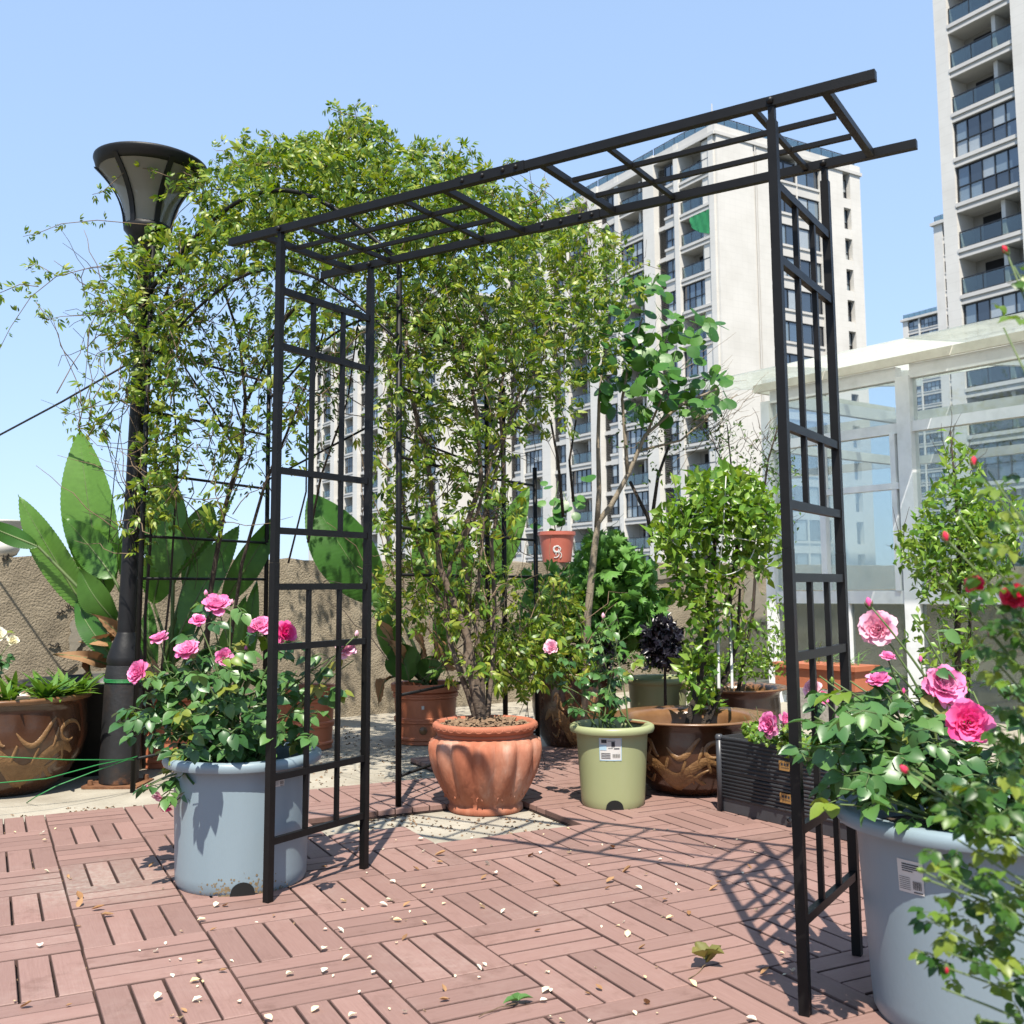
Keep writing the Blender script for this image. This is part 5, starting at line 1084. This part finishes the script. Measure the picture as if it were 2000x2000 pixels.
ex = ellpts([(430, 1370, 120, 90, 120), (570, 1380, 60, 70, 35), (330, 1400, 60, 70, 40), (450, 1450, 90, 30, 40)], lambda u: YL-.02, .13, rr_)
rose(rl, P_LB+Vector((0, 0, .335)), tl, fl, bl_, 285, rr_, ls=(.92, 1.32), extra=ex)
# --- rose in the right blue-grey pot
rr2 = thing('rose_bush', 'pink rose bush with large blooms growing from the right blue-grey pot', 'rose bush', P_RB+Vector((0, 0, .34))); YR = P_RB.y
tr_ = [at(u, v, YR+d) for u, v, d in [(1590, 1400, .05), (1560, 1450, -.05), (1640, 1540, -.2), (1700, 1560, -.2), (1600, 1320, .1), (1660, 1330, .05), (1740, 1300, .05), (1800, 1420, -.1), (1850, 1480, -.1), (1900, 1350, 0), (1950, 1450, 0), (1760, 1480, -.15), (1680, 1440, -.1), (1620, 1570, -.15), (1860, 1560, -.15), (1980, 1380, .05), (1700, 1380, .05), (1780, 1200, .1), (1830, 1230, .1)]]
fr_ = [F_(1716, 1228, YR+.08, 34, (-.5, -.75, .3), 'pale_petal', 21), F_(1843, 1342, YR-.02, 38, (.05, -.85, .5), 'pink_petal', 22), F_(1890, 1412, YR-.17, 40, (-.1, -.95, .25), 'hot_petal', 23), F_(1715, 1330, YR, 21, (-.2, -.3, .9), 'pink_petal', 24), F_(1733, 1284, YR, 14, (.1, -.4, .9), 'pink_petal', 25), F_(1588, 1345, YR+.15, 17, (-.6, -.7, .2), 'pale_petal', 26), F_(1603, 1362, YR+.18, 14, (.3, -.6, .5), 'hot_petal', 27)]
br_ = [B_(1697, 1180, YR, 12, (-.2, -.2, 1), 'hot_petal'), B_(1798, 1290, YR, 8, (0, 0, 1), 'hot_petal'), B_(1765, 1352, YR, 7, (0, 0, 1), 'hot_petal'), B_(1625, 1330, YR, 7, (0, 0, 1), 'shrub_leaf')]
ex = ellpts([(1760, 1450, 130, 90, 110), (1900, 1430, 100, 110, 70), (1630, 1440, 70, 90, 40), (1720, 1530, 80, 40, 30), (1950, 1540, 60, 60, 30)], lambda u: YR-.02, .12, rr_)
rose(rr2, P_RB+Vector((0, 0, .345)), tr_, fr_, br_, 290, rr_, ls=(.85, 1.2), extra=ex, avoid=((1800, 1885, 1300, 1385), (1850, 1935, 1370, 1455), (1680, 1755, 1190, 1265)))
# --- nearest rose, out of focus at the right edge
P_NR = Vector((.93, 1.12, 0)); tubn = tub('blue_grey_pot', 'blue-grey pot of the out-of-focus rose nearest the camera', P_NR, .15, .18, .32, .2, 'blue_plastic', toward(P_NR), None, False)
rn = thing('rose_bush', 'out-of-focus red rose bush nearest the camera, hanging in from the right edge', 'rose bush', P_NR+Vector((0, 0, .26))); YN = 1.12
tn = [at(u, v, YN+d) for u, v, d in [(1840, 1130, 0), (1870, 1000, .02), (1930, 920, 0), (1960, 640, 0), (1980, 520, .02), (1780, 1500, 0), (1870, 1640, -.04), (1830, 1700, -.05), (1810, 1790, -.05), (1850, 1860, -.06), (1840, 1930, -.06), (1920, 1700, -.05), (1940, 1800, -.05), (1980, 1900, -.05), (1890, 1560, 0), (1950, 1330, 0), (1990, 1200, 0), (1900, 1240, 0), (1990, 1000, 0)]]
fn_ = [F_(1983, 1166, YN, 24, (-.4, -.7, .4), 'red_petal', 31), F_(1905, 1143, YN+.03, 18, (-.4, -.6, .6), 'red_petal', 32)]
bn_ = [B_(1848, 1052, YN, 13, (-.3, -.2, 1), 'red_petal'), B_(1902, 905, YN, 12, (0, 0, 1), 'red_petal'), B_(1768, 1505, YN, 13, (-.6, -.2, .6), 'red_petal'), B_(1849, 1890, YN-.06, 9, (0, -.1, -1), 'red_petal'), B_(1965, 490, YN, 11, (-.5, 0, .8), 'red_petal'), B_(1935, 1240, YN, 9, (0, 0, 1), 'hot_petal'), B_(1800, 1700, YN-.05, 9, (-1, 0, .3), 'shrub_leaf'), B_(1810, 1718, YN-.05, 8, (-1, 0, .1), 'shrub_leaf'), B_(1910, 1990, YN-.06, 9, (-.2, 0, -1), 'shrub_leaf')]
ex = ellpts([(1950, 1050, 60, 120, 30), (1965, 1215, 60, 60, 50), (1980, 1440, 36, 80, 50), (1945, 1590, 70, 60, 60), (1905, 1770, 95, 100, 90), (1930, 1900, 80, 60, 26), (1990, 560, 30, 90, 12), (1985, 1330, 40, 80, 20)], lambda u: YN, .05, rr_)
rose(rn, P_NR+Vector((0, 0, .265)), tn, fn_, bn_, 290, rr_, 'near_leaf', 'near_leaf', (.30, .47), .0022, ex, avoid=((1760, 1965, 1275, 1480), (1690, 1815, 1600, 1720), (1640, 1780, 1150, 1300)))
# --- small pale rose in the green pot, rose in the trough
rg = thing('rose_bush', 'thin rose bush with one pale pink bloom growing from the pale green pot', 'rose bush', P_GR+Vector((0, 0, .27))); YG = P_GR.y
tg = [at(u, v, YG+d) for u, v, d in [(1080, 1300, 0), (1100, 1340, -.05), (1160, 1280, 0), (1210, 1230, 0), (1220, 1310, 0), (1140, 1250, .05), (1190, 1340, -.05), (1110, 1380, -.1), (1180, 1200, 0), (1240, 1270, .05), (1170, 1240, .05)]]
rose(rg, P_GR+Vector((0, 0, .275)), tg, [F_(1077, 1265, YG, 14, (-.3, -.7, .5), 'pale_petal', 41)], [B_(1178, 1205, YG, 7, (0, 0, 1), 'pale_petal')], 62, rr_, ls=(.7, 1.05), stemr=.0035)
tq = T0+TD*.35+TP*.15+Vector((0, 0, TH-.03))
rtq = thing('rose_bush', 'small pink rose blooming among weeds in the black trough', 'rose bush', tq)
rose(rtq, tq, [at(u, v, 4.0) for u, v in [(1480, 1420), (1560, 1440), (1600, 1400)]], [F_(1505, 1415, 3.95, 22, (-.8, -.55, .1), 'pink_petal', 51), F_(1532, 1410, 4.0, 17, (.7, -.6, .3), 'pink_petal', 52)], [], 26, rr_, ls=(.7, 1.))
# ================================================================== shrubs, tree, bedding
def shrub(name, label, cat, root, E, base, spread, temps, m, size, S, stem_m='bark', seed=0, up=.3, crown='foliage', upn=1.1, twigs=40, tw=.0025, tl=60):
    r = np.random.default_rng(seed); th = thing(name, label, cat, root); P = ellpts(E, base, spread, r); foliage(crown, th, P, size, temps, m, up, upn, seed)
    paths = [([p if isinstance(p, Vector) else at(*p) for p in q], a, b) for q, a, b in S]
    if paths: stems('stems', th, paths, stem_m, 7)
    tws = []
    for _ in range(twigs):
        e = E[int(r.integers(0, len(E)))]; u, v = e[0]+r.normal(0, e[2]*.5), e[1]+r.normal(0, e[3]*.5); a = r.uniform(-2.6, -.5); Y = base(u)+r.normal(0, spread); tws.append((wander(at(u, v, Y), at(u+tl*math.cos(a), v+tl*math.sin(a), Y), 5, .1, r), tw, tw*.4))
    if tws: stems('twigs', th, tws, stem_m, 4, kind='stuff')
    return th
OV = [leaf4(.045, .024), leaf4(.05, .022, .3, .25), leaf4(.038, .022, .2, .05)]; OVS = [leaf4(.032, .018), leaf4(.036, .015, .3, .25)]
# shrub in the dragon bowl, with a white wire hoop
dr = P_DR+Vector((0, 0, .24)); YD = P_DR.y+.25
hs_ = shrub('trained_shrub', 'bushy climber trained on a white wire hoop, growing from the dragon bowl', 'shrub', dr, [(1400, 985, 100, 62, 480), (1395, 1060, 105, 75, 600), (1430, 960, 60, 50, 220), (1390, 1160, 55, 50, 190), (1372, 1230, 26, 60, 90), (1368, 1320, 34, 50, 170), (1320, 1040, 50, 60, 160), (1490, 1050, 45, 80, 190), (1480, 1010, 40, 50, 120), (1340, 1130, 40, 50, 100), (1375, 1375, 30, 18, 60), (1440, 1230, 30, 40, 40), (1345, 1300, 16, 40, 24)], lambda u: YD, .14, OV, 'shrub_leaf', (1.05, 1.7), [([dr+Vector((-.02, .02, -.02)), (1375, 1290, YD-.05), (1385, 1180, YD), (1395, 1080, YD), (1400, 980, YD)], .018, .008), ([dr+Vector((.05, .06, -.02)), (1430, 1290, YD+.1), (1425, 1180, YD+.08), (1440, 1060, YD)], .016, .008), ([dr+Vector((.07, .05, -.02)), (1440, 1260, YD+.1), (1445, 1150, YD)], .010, .006)], 'dark_bark', 31)
mat('white_wire', (.62, .62, .58), rough=.5)
hp = thing('wire_hoop', 'white wire hoop with crossbar pushed into the trained shrub', 'plant support', at(1402, 1130, YD-.22))
def hpart(name, pts, r): b = MB(); b.tube([p-hp.location for p in pts], r, 6); part(name, b, 'white_wire', hp, True)
hpart('ring', [at(1412+66*math.cos(a), 1045+78*math.sin(a), YD-.12-.05*math.sin(a)) for a in [2*math.pi*i/40 for i in range(41)]], .0026)
hpart('crossbar', [at(1344, 1038, YD-.17), at(1410, 1046, YD-.2), at(1478, 1058, YD-.16)], .0026)
hpart('stake', [at(1418, 930, YD-.14), at(1412, 1045, YD-.17), at(1403, 1130, YD-.15)], .0024)
hpart('stake', [at(1400, 1180, YD+.02), at(1402, 1250, YD+.0), at(1404, 1345, P_DR.y+.02)], .008)
hpart('stake', [at(1424, 1190, YD+.04), at(1428, 1270, YD+.03), at(1430, 1345, P_DR.y+.06)], .007)
# dark twiggy shrub behind it
shrub('thorny_shrub', 'dark twiggy shrub rising against the cream tower wall, left of the arch leg', 'shrub', P_D3+Vector((0, 0, .3)), [(1430, 880, 40, 60, 60), (1500, 880, 40, 50, 70), (1530, 930, 40, 50, 70), (1470, 940, 50, 50, 70), (1540, 1010, 30, 60, 40), (1400, 850, 30, 40, 30), (1520, 860, 25, 30, 30)], lambda u: 6.1, .15, OVS, 'vine_leaf_dark', (.7, 1.2), [([P_D3+Vector((0, 0, .28)), (1470, 1200, 6.1), (1480, 1050, 6.1), (1500, 900, 6.1), (1520, 830, 6.1)], .012, .004), ([(1480, 1050, 6.1), (1430, 930, 6.05), (1420, 830, 6.05)], .008, .003), ([(1480, 1040, 6.1), (1540, 960, 6.1), (1545, 900, 6.1)], .007, .003), ([(1440, 960, 6.1), (1400, 880, 6.1), (1385, 840, 6.1)], .005, .002)], 'dark_bark', 33, twigs=70, tl=45)
# chrysanthemum mass
def lobed(L):
    pts = []; n = 11
    for i in range(n):
        f = i/(n-1); a = -1.25+2.5*f; q = L*(.62+.38*math.cos(a*.9))*(1.0 if i % 2 == 0 else .66); pts.append((q*math.sin(a), L*.2+q*math.cos(a)*.85, -.12*q*(1+abs(a)*.4)))
    return ([(0, 0, 0), (0, L*.35, .012)]+pts, [(1, 2+i+1, 2+i) for i in range(n-1)]+[(0, 1, 2), (0, n+1, 1)])
LB_ = [lobed(.05), lobed(.06), lobed(.045)]; YM = P_D2.y
mr_ = P_D2+Vector((0, 0, .38))
shrub('leafy_bush', 'dense bush of bright lobed leaves filling the dark brown bowl by the wall', 'bush', mr_, [(1190, 1130, 70, 55, 330), (1240, 1180, 50, 60, 230), (1210, 1220, 60, 50, 250), (1180, 1080, 50, 35, 120), (1110, 1160, 60, 50, 170), (1080, 1210, 60, 60, 200), (1150, 1190, 60, 60, 230), (1250, 1110, 30, 30, 50), (1120, 1260, 80, 40, 160), (1060, 1150, 40, 40, 60)], lambda u: YM+.1, .14, LB_, 'mum_leaf', (.95, 1.5), [([mr_, (1150, 1230, YM), (1170, 1130, YM)], .008, .004), ([mr_, (1200, 1220, YM), (1220, 1140, YM)], .007, .004)], 'green_stem', 41, up=.1, upn=.7, twigs=20)
# round-leaved tree: trunk, limbs and countable leaves
YT = 5.9; tb = at(1135, 1330, YT); tb.z = -.03
tree = thing('round_leaf_tree', 'slender pale-barked tree with round heart-shaped leaves, right of the vine', 'tree', tb)
tS = [([tb, at(1148, 1200, YT), at(1160, 1080, YT), at(1168, 1020, YT), at(1195, 985, YT), at(1230, 920, YT), at(1260, 850, YT), at(1330, 790, YT), at(1400, 760, YT)], .024, .006), ([at(1166, 1030, YT), at(1170, 960, YT), at(1168, 870, YT), at(1170, 780, YT), at(1180, 680, YT)], .017, .006), ([at(1226, 930, YT), at(1222, 870, YT), at(1215, 780, YT), at(1230, 700, YT), at(1255, 620, YT)], .012, .005), ([at(1250, 880, YT), at(1330, 860, YT), at(1400, 800, YT), at(1440, 770, YT)], .008, .003), ([at(1262, 850, YT), at(1300, 760, YT), at(1320, 690, YT)], .008, .003), ([at(1190, 760, YT), at(1140, 680, YT)], .006, .003)]
dT = [([at(1275, 1060, YT+.3), at(1265, 1010, YT+.3), at(1230, 940, YT+.3)], .014, .010), ([at(1310, 1100, YT+.3), at(1290, 1040, YT+.3), at(1275, 1000, YT+.3), at(1285, 930, YT+.3), at(1310, 860, YT+.3)], .016, .008), ([at(1100, 1010, YT), at(1090, 900, YT), at(1075, 820, YT)], .010, .006), ([at(1120, 980, YT), at(1112, 900, YT), at(1125, 820, YT)], .009, .005)]
stems('trunk', tree, tS, 'pale_bark', 9); [stems('limb', tree, [q], 'dark_bark', 7) for q in dT]
b = MB(); V = []; F = []
def heart(L, seed):
    r = np.random.default_rng(seed); b = MB(); n = 14; pts = [(0, L*.45, .0)]
    for i in range(n+1):
        a = math.pi*2*i/n; q = L*.5*(1+.16*math.sin(a)-.10*max(0, -math.sin(a))*math.cos(2*a)); x, y = q*math.cos(a)*1.04, L*.5+q*math.sin(a)*1.02
        if abs(a-1.5708) < .1: y += L*.09
        if abs(a-4.712) < .1: y += L*.12
        pts.append((x, y, -.25*abs(x)*abs(x)/L-.18*L*((y-L*.4)/L)**2+r.normal(0, .001)))
    b.add(pts, [(0, i, i+1) for i in range(1, n+1)]); b.tube([(0, L*.1, 0), (0, -L*.35, .012)], .0012, 3, mi=1); return b.mesh('leaf', ['redbud_leaf', 'green_stem'], True)
HM = [heart(.074, k) for k in range(4)]; tr2 = np.random.default_rng(77)
for (u, v, ru, rv, n) in [(1250, 600, 50, 55, 26), (1350, 630, 45, 25, 22), (1330, 670, 40, 30, 16), (1240, 730, 80, 40, 40), (1330, 740, 60, 40, 34), (1390, 750, 35, 30, 16), (1280, 690, 40, 40, 20), (1220, 650, 40, 40, 14), (1270, 560, 25, 20, 8), (1360, 780, 50, 25, 12), (1200, 760, 50, 30, 16), (1180, 690, 40, 40, 16), (1170, 620, 30, 40, 12), (1300, 790, 40, 25, 14), (1240, 780, 50, 30, 14)]:
    for _ in range(int(n*1.0)):
        a = tr2.uniform(0, 6.28); q = math.sqrt(tr2.uniform())*1.25; p = at(u+ru*q*math.cos(a), v+rv*q*math.sin(a), YT+tr2.normal(0, .16)); d = Vector((tr2.normal(0, .8), -.5+tr2.normal(0, .7), -.6+tr2.normal(0, .5))); up = Vector((tr2.normal(0, .8), -.8+tr2.normal(0, .7), 1.0))
        link('leaf', HM[int(tr2.integers(0, 4))], tree, mw=xf(p-tree.location, rot_to(d, up), tr2.uniform(.75, 1.2)))
# sparse twiggy crown between vine and tree
tws = []
for _ in range(60):
    u, v = 1330+tr2.normal(0, 60), 820+tr2.normal(0, 40); tws.append((wander(at(u, v, YT+.1), at(u+tr2.uniform(20, 110), v-tr2.uniform(10, 80), YT+.1), 6, .12, tr2), .0028, .001))
stems('twigs', tree, tws, 'pale_bark', 4, kind='stuff'); foliage('small_leaves', tree, ellpts([(1320, 830, 90, 50, 150), (1280, 900, 50, 50, 60), (1400, 850, 50, 40, 50), (1230, 830, 60, 50, 80)], lambda u: YT+.1, .15, tr2), (.6, 1.), OVS, 'vine_leaf_dark', 0, .6, 78)
# leafy plant in the salmon pot
sr_ = sp_.location+Vector((0, 0, .17)); ph_ = thing('round_leaf_plant', 'dark round-leaved plant growing from the salmon pot on the wall', 'plant', sr_)
stems('stems', ph_, [([sr_, at(1080, 1000, sr_.y), at(1090, 940, sr_.y)], .006, .003), ([sr_, at(1110, 990, sr_.y), at(1100, 960, sr_.y)], .005, .003)], 'green_stem')
for _ in range(26):
    p = at(1095+tr2.normal(0, 26), 985+tr2.normal(0, 32), sr_.y-.05+tr2.normal(0, .1)); link('leaf', HM[int(tr2.integers(0, 4))], ph_, mw=xf(p-ph_.location, rot_to(Vector((tr2.normal(0, .7), -.5, -.4+tr2.normal(0, .4))), Vector((tr2.normal(0, .5), -1, 1))), tr2.uniform(.9, 1.4)))
# standard shrub before the glasshouse
YS = 6.1; sb = at(1868, 1330, YS); sb.z = -.03
shrub('standard_shrub', 'light green shrub on a dark upright stem in front of the glasshouse', 'shrub', sb, [(1870, 1010, 70, 70, 420), (1860, 1080, 100, 70, 560), (1930, 1060, 60, 70, 300), (1800, 1070, 45, 60, 150), (1875, 930, 40, 60, 150), (1855, 880, 14, 40, 22), (1870, 1150, 70, 50, 240), (1865, 1230, 35, 60, 110), (1880, 1300, 30, 50, 90), (1960, 1010, 40, 60, 150), (1800, 1250, 40, 60, 60)], lambda u: YS, .18, OV, 'shrub_leaf', (.95, 1.6), [([sb, at(1870, 1230, YS), at(1874, 1130, YS), at(1868, 980, YS), at(1856, 840, YS)], .022, .004), ([sb+Vector((.05, .02, 0)), at(1895, 1200, YS), at(1890, 1080, YS)], .012, .006), ([at(1872, 1120, YS), at(1930, 1030, YS), at(1960, 960, YS)], .008, .003)], 'dark_bark', 51)
# strap leaves in the left bowl
def strap(name, label, root, spots, L, W, m, seed, flop=.6, cat='plant'):
    r = np.random.default_rng(seed); th = thing(name, label, cat, root); me = []
    for k in range(4):
        v, f = leaflet(L, W, 7, .16, [.05, .2, .4, .6][k]*flop, 0); b = MB(); b.add(v, f); me.append(b.mesh('leaf', m, True))
    for p, n in spots:
        for _ in range(n):
            a = r.uniform(0, 6.283); d = Vector((math.cos(a), math.sin(a), r.uniform(.25, 1.3))); link('leaf', me[int(r.integers(0, 4))], th, mw=xf(Vector(p)+Vector((r.normal(0, .012), r.normal(0, .012), 0))-th.location, rot_to(d, (0, 0, 1)), r.uniform(.6, 1.15)))
    return th
zl_ = P_DL.z+.40
leafmat('strap_leaf', [(.06, .15, .02), (.09, .19, .025), (.12, .21, .035)], rough=.4, trans=.25, island=False)
strap('leafy_clump', 'low clumps of narrow bright green leaves in the left dragon bowl', (P_DL.x, P_DL.y, zl_), [(P_DL+Vector((x, y, .43)), n) for x, y, n in ((.25, -.15, 34), (.32, .05, 34), (.12, -.25, 22), (-.05, -.28, 24), (-.2, -.2, 20), (.05, 0, 14), (.28, -.05, 30), (-.3, 0, 8), (.2, .2, 16))], .17, .027, 'strap_leaf', 61)
# black flat tray behind that bowl, weeds, onions, black-leaved plant
mat('tray_black', (.015, .015, .016), (.03, .03, .03), rough=.5)
tb_ = P_DL+Vector((.18, .62, 0)); tbx = thing('black_tub', 'black plastic tub behind the left dragon bowl', 'tub', tb_); b = MB(); b.lathe([(.2, 0), (.30, .0), (.37, .44), (.385, .445), (.385, .46), (.36, .46), (.34, .3)], 48); part('body', b, 'tray_black', tbx, True); soilpart(tbx, .35, .38)
strap('leafy_clump', 'tuft of pale leaves in the black tub behind the dragon bowl', tb_+Vector((0, 0, .38)), [(tb_+Vector((x, -.12, .38)), 12) for x in (-.2, 0, .2)], .10, .02, 'strap_leaf', 62)
zt_ = tq.z
shrub('trough_weeds', 'ferny weeds growing along the black trough', 'weeds', T0+TD*.5+TP*.15+Vector((0, 0, TH-.03)), [(1500, 1440, 40, 16, 50), (1540, 1450, 40, 26, 60), (1580, 1470, 50, 26, 70), (1480, 1425, 30, 16, 30)], lambda u: 4.35-(u-1420)/300*.7, .08, [lobed(.03), lobed(.024)], 'shrub_leaf', (.7, 1.2), [], 'green_stem', 63, twigs=40, tw=.0014, tl=30)
shrub('bowl_weeds', 'leafy green weeds spilling from the brown bowl by the wall', 'weeds', P_D3+Vector((0, 0, .3)), [(1400, 1310, 45, 22, 130), (1450, 1300, 50, 26, 150), (1500, 1300, 40, 30, 120), (1520, 1260, 25, 30, 60), (1480, 1260, 30, 40, 70), (1450, 1230, 36, 50, 90), (1515, 1200, 22, 50, 50)], lambda u: 5.95, .12, OV, 'shrub_leaf', (.7, 1.05), [], 'green_stem', 64, twigs=30, tl=40)
shrub('seedlings', 'small mixed seedlings in the wide pale green pot', 'weeds', P_G2+Vector((0, 0, .34)), [(1250, 1300, 30, 16, 60), (1300, 1295, 30, 20, 80), (1325, 1275, 24, 26, 110), (1260, 1285, 30, 20, 110)], lambda u: 6.25, .09, OVS, 'shrub_leaf', (.6, 1.), [], 'green_stem', 65, twigs=40, tw=.0015, tl=25)
kb = at(1298, 1345, 6.05); kb.z = -.03
shrub('black_leaved_plant', 'dense ball of near-black leaves between the lobed bush and the hoop shrub', 'plant', kb, [(1292, 1255, 36, 46, 1100), (1160, 1280, 60, 30, 200)], lambda u: 5.95, .07, OVS, 'black_leaf', (1.1, 1.6), [([kb, at(1298, 1250, 5.95)], .012, .006)], 'dark_bark', 66, twigs=0)
pk = thing('topped_pot_cover', 'green leaf bundle tied with black ribbon on thin wires above the black plant', 'ornament', at(1292, 1200, 6.6))
b = MB(); [b.tube([at(1292, 1178, 6.6)-pk.location, at(1292+x, 1215, 6.6)-pk.location], .002, 4) for x in (-14, -7, 0, 7, 14)]; b.lathe([(.012, 0), (.03, .02)], 8, c=at(1292, 1180, 6.6)-pk.location); part('wires', b, 'cable', pk)
for k in range(5): link('leaf', HM[k % 4], pk, mw=xf(at(1292, 1178, 6.6)-pk.location, rot_to(Vector((math.cos(k*1.25), -.3, .8)), (0, -1, .5)), 1.3))
# terracotta trough with spring onions before the glasshouse
ot = at(1610, 1330, 6.9); ot.z = -.03
otr = thing('onion_trough', 'long terracotta-coloured trough of spring onions on a patterned block, before the glasshouse', 'planter', ot)
mat('pattern_block', (.30, .27, .24), (.52, .48, .43), rough=.9, scale=60, detail=2)
b = MB(); b.box((0, .0, .13), (.42, .24, .26), (GV, GU, UP)); part('block', b, 'pattern_block', otr)
b = MB(); b.box((0, 0, .335), (.62, .22, .15), (GV, GU, UP)); b.box((0, 0, .40), (.66, .26, .03), (GV, GU, UP)); part('trough', b, 'terra_plastic', otr)
leafmat('onion_leaf', [(.07, .16, .04), (.11, .2, .05)], rough=.45, trans=.2, island=False)
strap('spring_onions', 'upright thin spring onion leaves in the terracotta trough', ot+Vector((0, 0, .41)), [(ot+GV*x+Vector((0, 0, .41)), 7) for x in (-.25, -.15, -.05, .05, .15, .25)], .20, .010, 'onion_leaf', 67, flop=.3)

# pale rose leaning in at the left edge
P_WR = gp(-70, 1500, -.03); P_WR.z = -.03
wtub = tub('blue_grey_pot', 'blue-grey pot of the white rose just outside the left edge', P_WR, .15, .17, .32, .19, 'blue_plastic', toward(P_WR), None, False)
wr = thing('rose_bush', 'white rose leaning in at the left edge in front of the wall', 'rose bush', P_WR+Vector((0, 0, .26))); YW = P_WR.y
rose(wr, P_WR+Vector((0, 0, .265)), [at(-60, 1300, YW), at(-100, 1250, YW)], [F_(-4, 1240, YW, 15, (.3, -.7, .5), 'white_petal', 61), F_(25, 1252, YW, 11, (.5, -.4, .5), 'white_petal', 62)], [], 30, rr_)
# ================================================================== litter on the deck
er = np.random.default_rng(5); lm = {}
leafmat('fallen_petal', [(.70, .64, .46), (.74, .70, .58), (.66, .52, .28), (.72, .68, .55)], rough=.7, trans=.2, island=False, spec=.2)
def litter(kind, L, W, seed, m):
    v, f = leaflet(L, W, 4, .35, -.35, .0); r = np.random.default_rng(seed); v = [(x, y-L/2, z+.0015+abs(r.normal(0, .0012))) for x, y, z in v]; b = MB(); b.add(v, f); return b.mesh(kind, m, True)
PMs = [litter('fallen_petal', .022, .017, k, 'fallen_petal') for k in range(5)]; DL = [litter('dead_leaf', .042, .022, k, 'dry_leaf') for k in range(4)]
def drop(name, me, u, v, label, cat, group, s):
    p = gp(u, v); p.z = .001; o = link(name, me, None, mw=xf(p, Matrix.Rotation(er.uniform(0, 6.28), 3, 'Z') @ Matrix.Rotation(er.normal(0, .25), 3, 'X'), s)); tag(o, label, cat, group)
n = 0
while n < 150:
    u, v = er.uniform(20, 1560), 1620+380*er.uniform()**1.25
    if er.uniform() > (.25 if u < 300 else 1) or (330 < u < 620 and v < 1770): continue
    drop('fallen_petal', PMs[int(er.integers(0, 5))], u, v, 'small cream fallen rose petal lying on the red deck', 'petal', 'fallen petals on the deck', er.choice([.35, .45, .6, .75, 1.])); n += 1
for k in range(46):
    u, v = er.uniform(40, 1560), 1625+360*er.uniform()
    if 330 < u < 620 and v < 1770: continue
    drop('dead_leaf', DL[int(er.integers(0, 4))], u, v, 'small brown dead leaf lying on the red deck', 'dead leaf', 'dead leaves on the deck', er.uniform(.35, .9))
wl_ = thing('wilted_leaf', 'curled olive wilted leaf with twig on the deck near the right arch leg', 'dead leaf', gp(1378, 1888)); leafmat('olive_leaf', [(.12, .12, .03), (.2, .18, .05)], rough=.6, trans=.2, island=False)
for k in range(4):
    v, f = leaflet(.05, .035, 6, .5, -.5+.2*k, .05); b = MB(); b.add(v, f); link('leaf', b.mesh('leaf', 'olive_leaf', True), wl_, mw=xf((0, 0, .008+.006*k), rot_to(Vector((math.cos(k*1.9), math.sin(k*1.9), .35)), (0, 0, 1)), 1.))
b = MB(); b.tube(wander(Vector((0, 0, .004)), gp(1345, 1915)+Vector((0, 0, .004))-wl_.location, 6, .1, er), .0012, 4); part('twig', b, 'twig', wl_)
g2 = thing('wilted_leaf', 'small green leaf with a reddish trailing stem at the bottom of the deck', 'dead leaf', gp(1012, 1962))
for k in range(3):
    v, f = leaflet(.035, .02, 6, .4, .3, .05); b = MB(); b.add(v, f); link('leaf', b.mesh('leaf', 'rose_leaf', True), g2, mw=xf((0, 0, .008), rot_to(Vector((math.cos(k*1.6+.4), math.sin(k*1.6+.4), .3)), (0, 0, 1)), 1.))
b = MB(); b.tube(wander(Vector((0, 0, .004)), gp(935, 1990)+Vector((0, 0, .004))-g2.location, 6, .15, er), .0011, 4); part('stem', b, 'twig', g2)
# leaf crumbs on bare concrete and in the joints
T = leaf4(.016, .009, .5, .3); P = []
for (u, v, ru, rv, n) in [(700, 1480, 150, 60, 320), (900, 1615, 200, 20, 200), (760, 1590, 50, 14, 120), (220, 1585, 90, 8, 120), (1080, 1590, 40, 20, 80), (640, 1440, 60, 20, 140), (1000, 1480, 60, 30, 60), (120, 1600, 100, 10, 40)]:
    for _ in range(n):
        p = gp(u+er.uniform(-ru, ru), v+er.uniform(-rv, rv), -.029); P.append(p)
P = np.array(P); N = len(P); tag(link('leaf_crumbs', scatter('leaf_crumbs', T, P, frames(er.normal(0, 1, (N, 3))*[1, 1, .15], np.tile([0, 0, 1.], (N, 1))+er.normal(0, .3, (N, 3)), er.uniform(.5, 1.5, N)), 'bark_chip')), 'scattered brown leaf crumbs on the bare concrete', 'leaf litter', kind='stuff')
P = []
for _ in range(2600):
    i, j = tiles[int(er.integers(0, len(tiles)))]; f = er.uniform(); k = er.integers(0, 5)/4; vert = (i+j) % 2 == 1
    p = dk(i+k+er.normal(0, .006), j+f, -.012+er.normal(0, .003)) if vert else dk(i+f, j+k+er.normal(0, .006), -.012+er.normal(0, .003))
    if p.x < .1 or er.uniform() < .45: P.append(p)
P = np.array(P); N = len(P); tag(link('joint_litter', scatter('joint_litter', leaf4(.010, .006, .4, .2), P, frames(er.normal(0, 1, (N, 3)), er.normal(0, 1, (N, 3)), er.uniform(.4, 1.2, N)), 'bark_chip')), 'dry crumbs caught in the joints of the deck', 'leaf litter', kind='stuff')
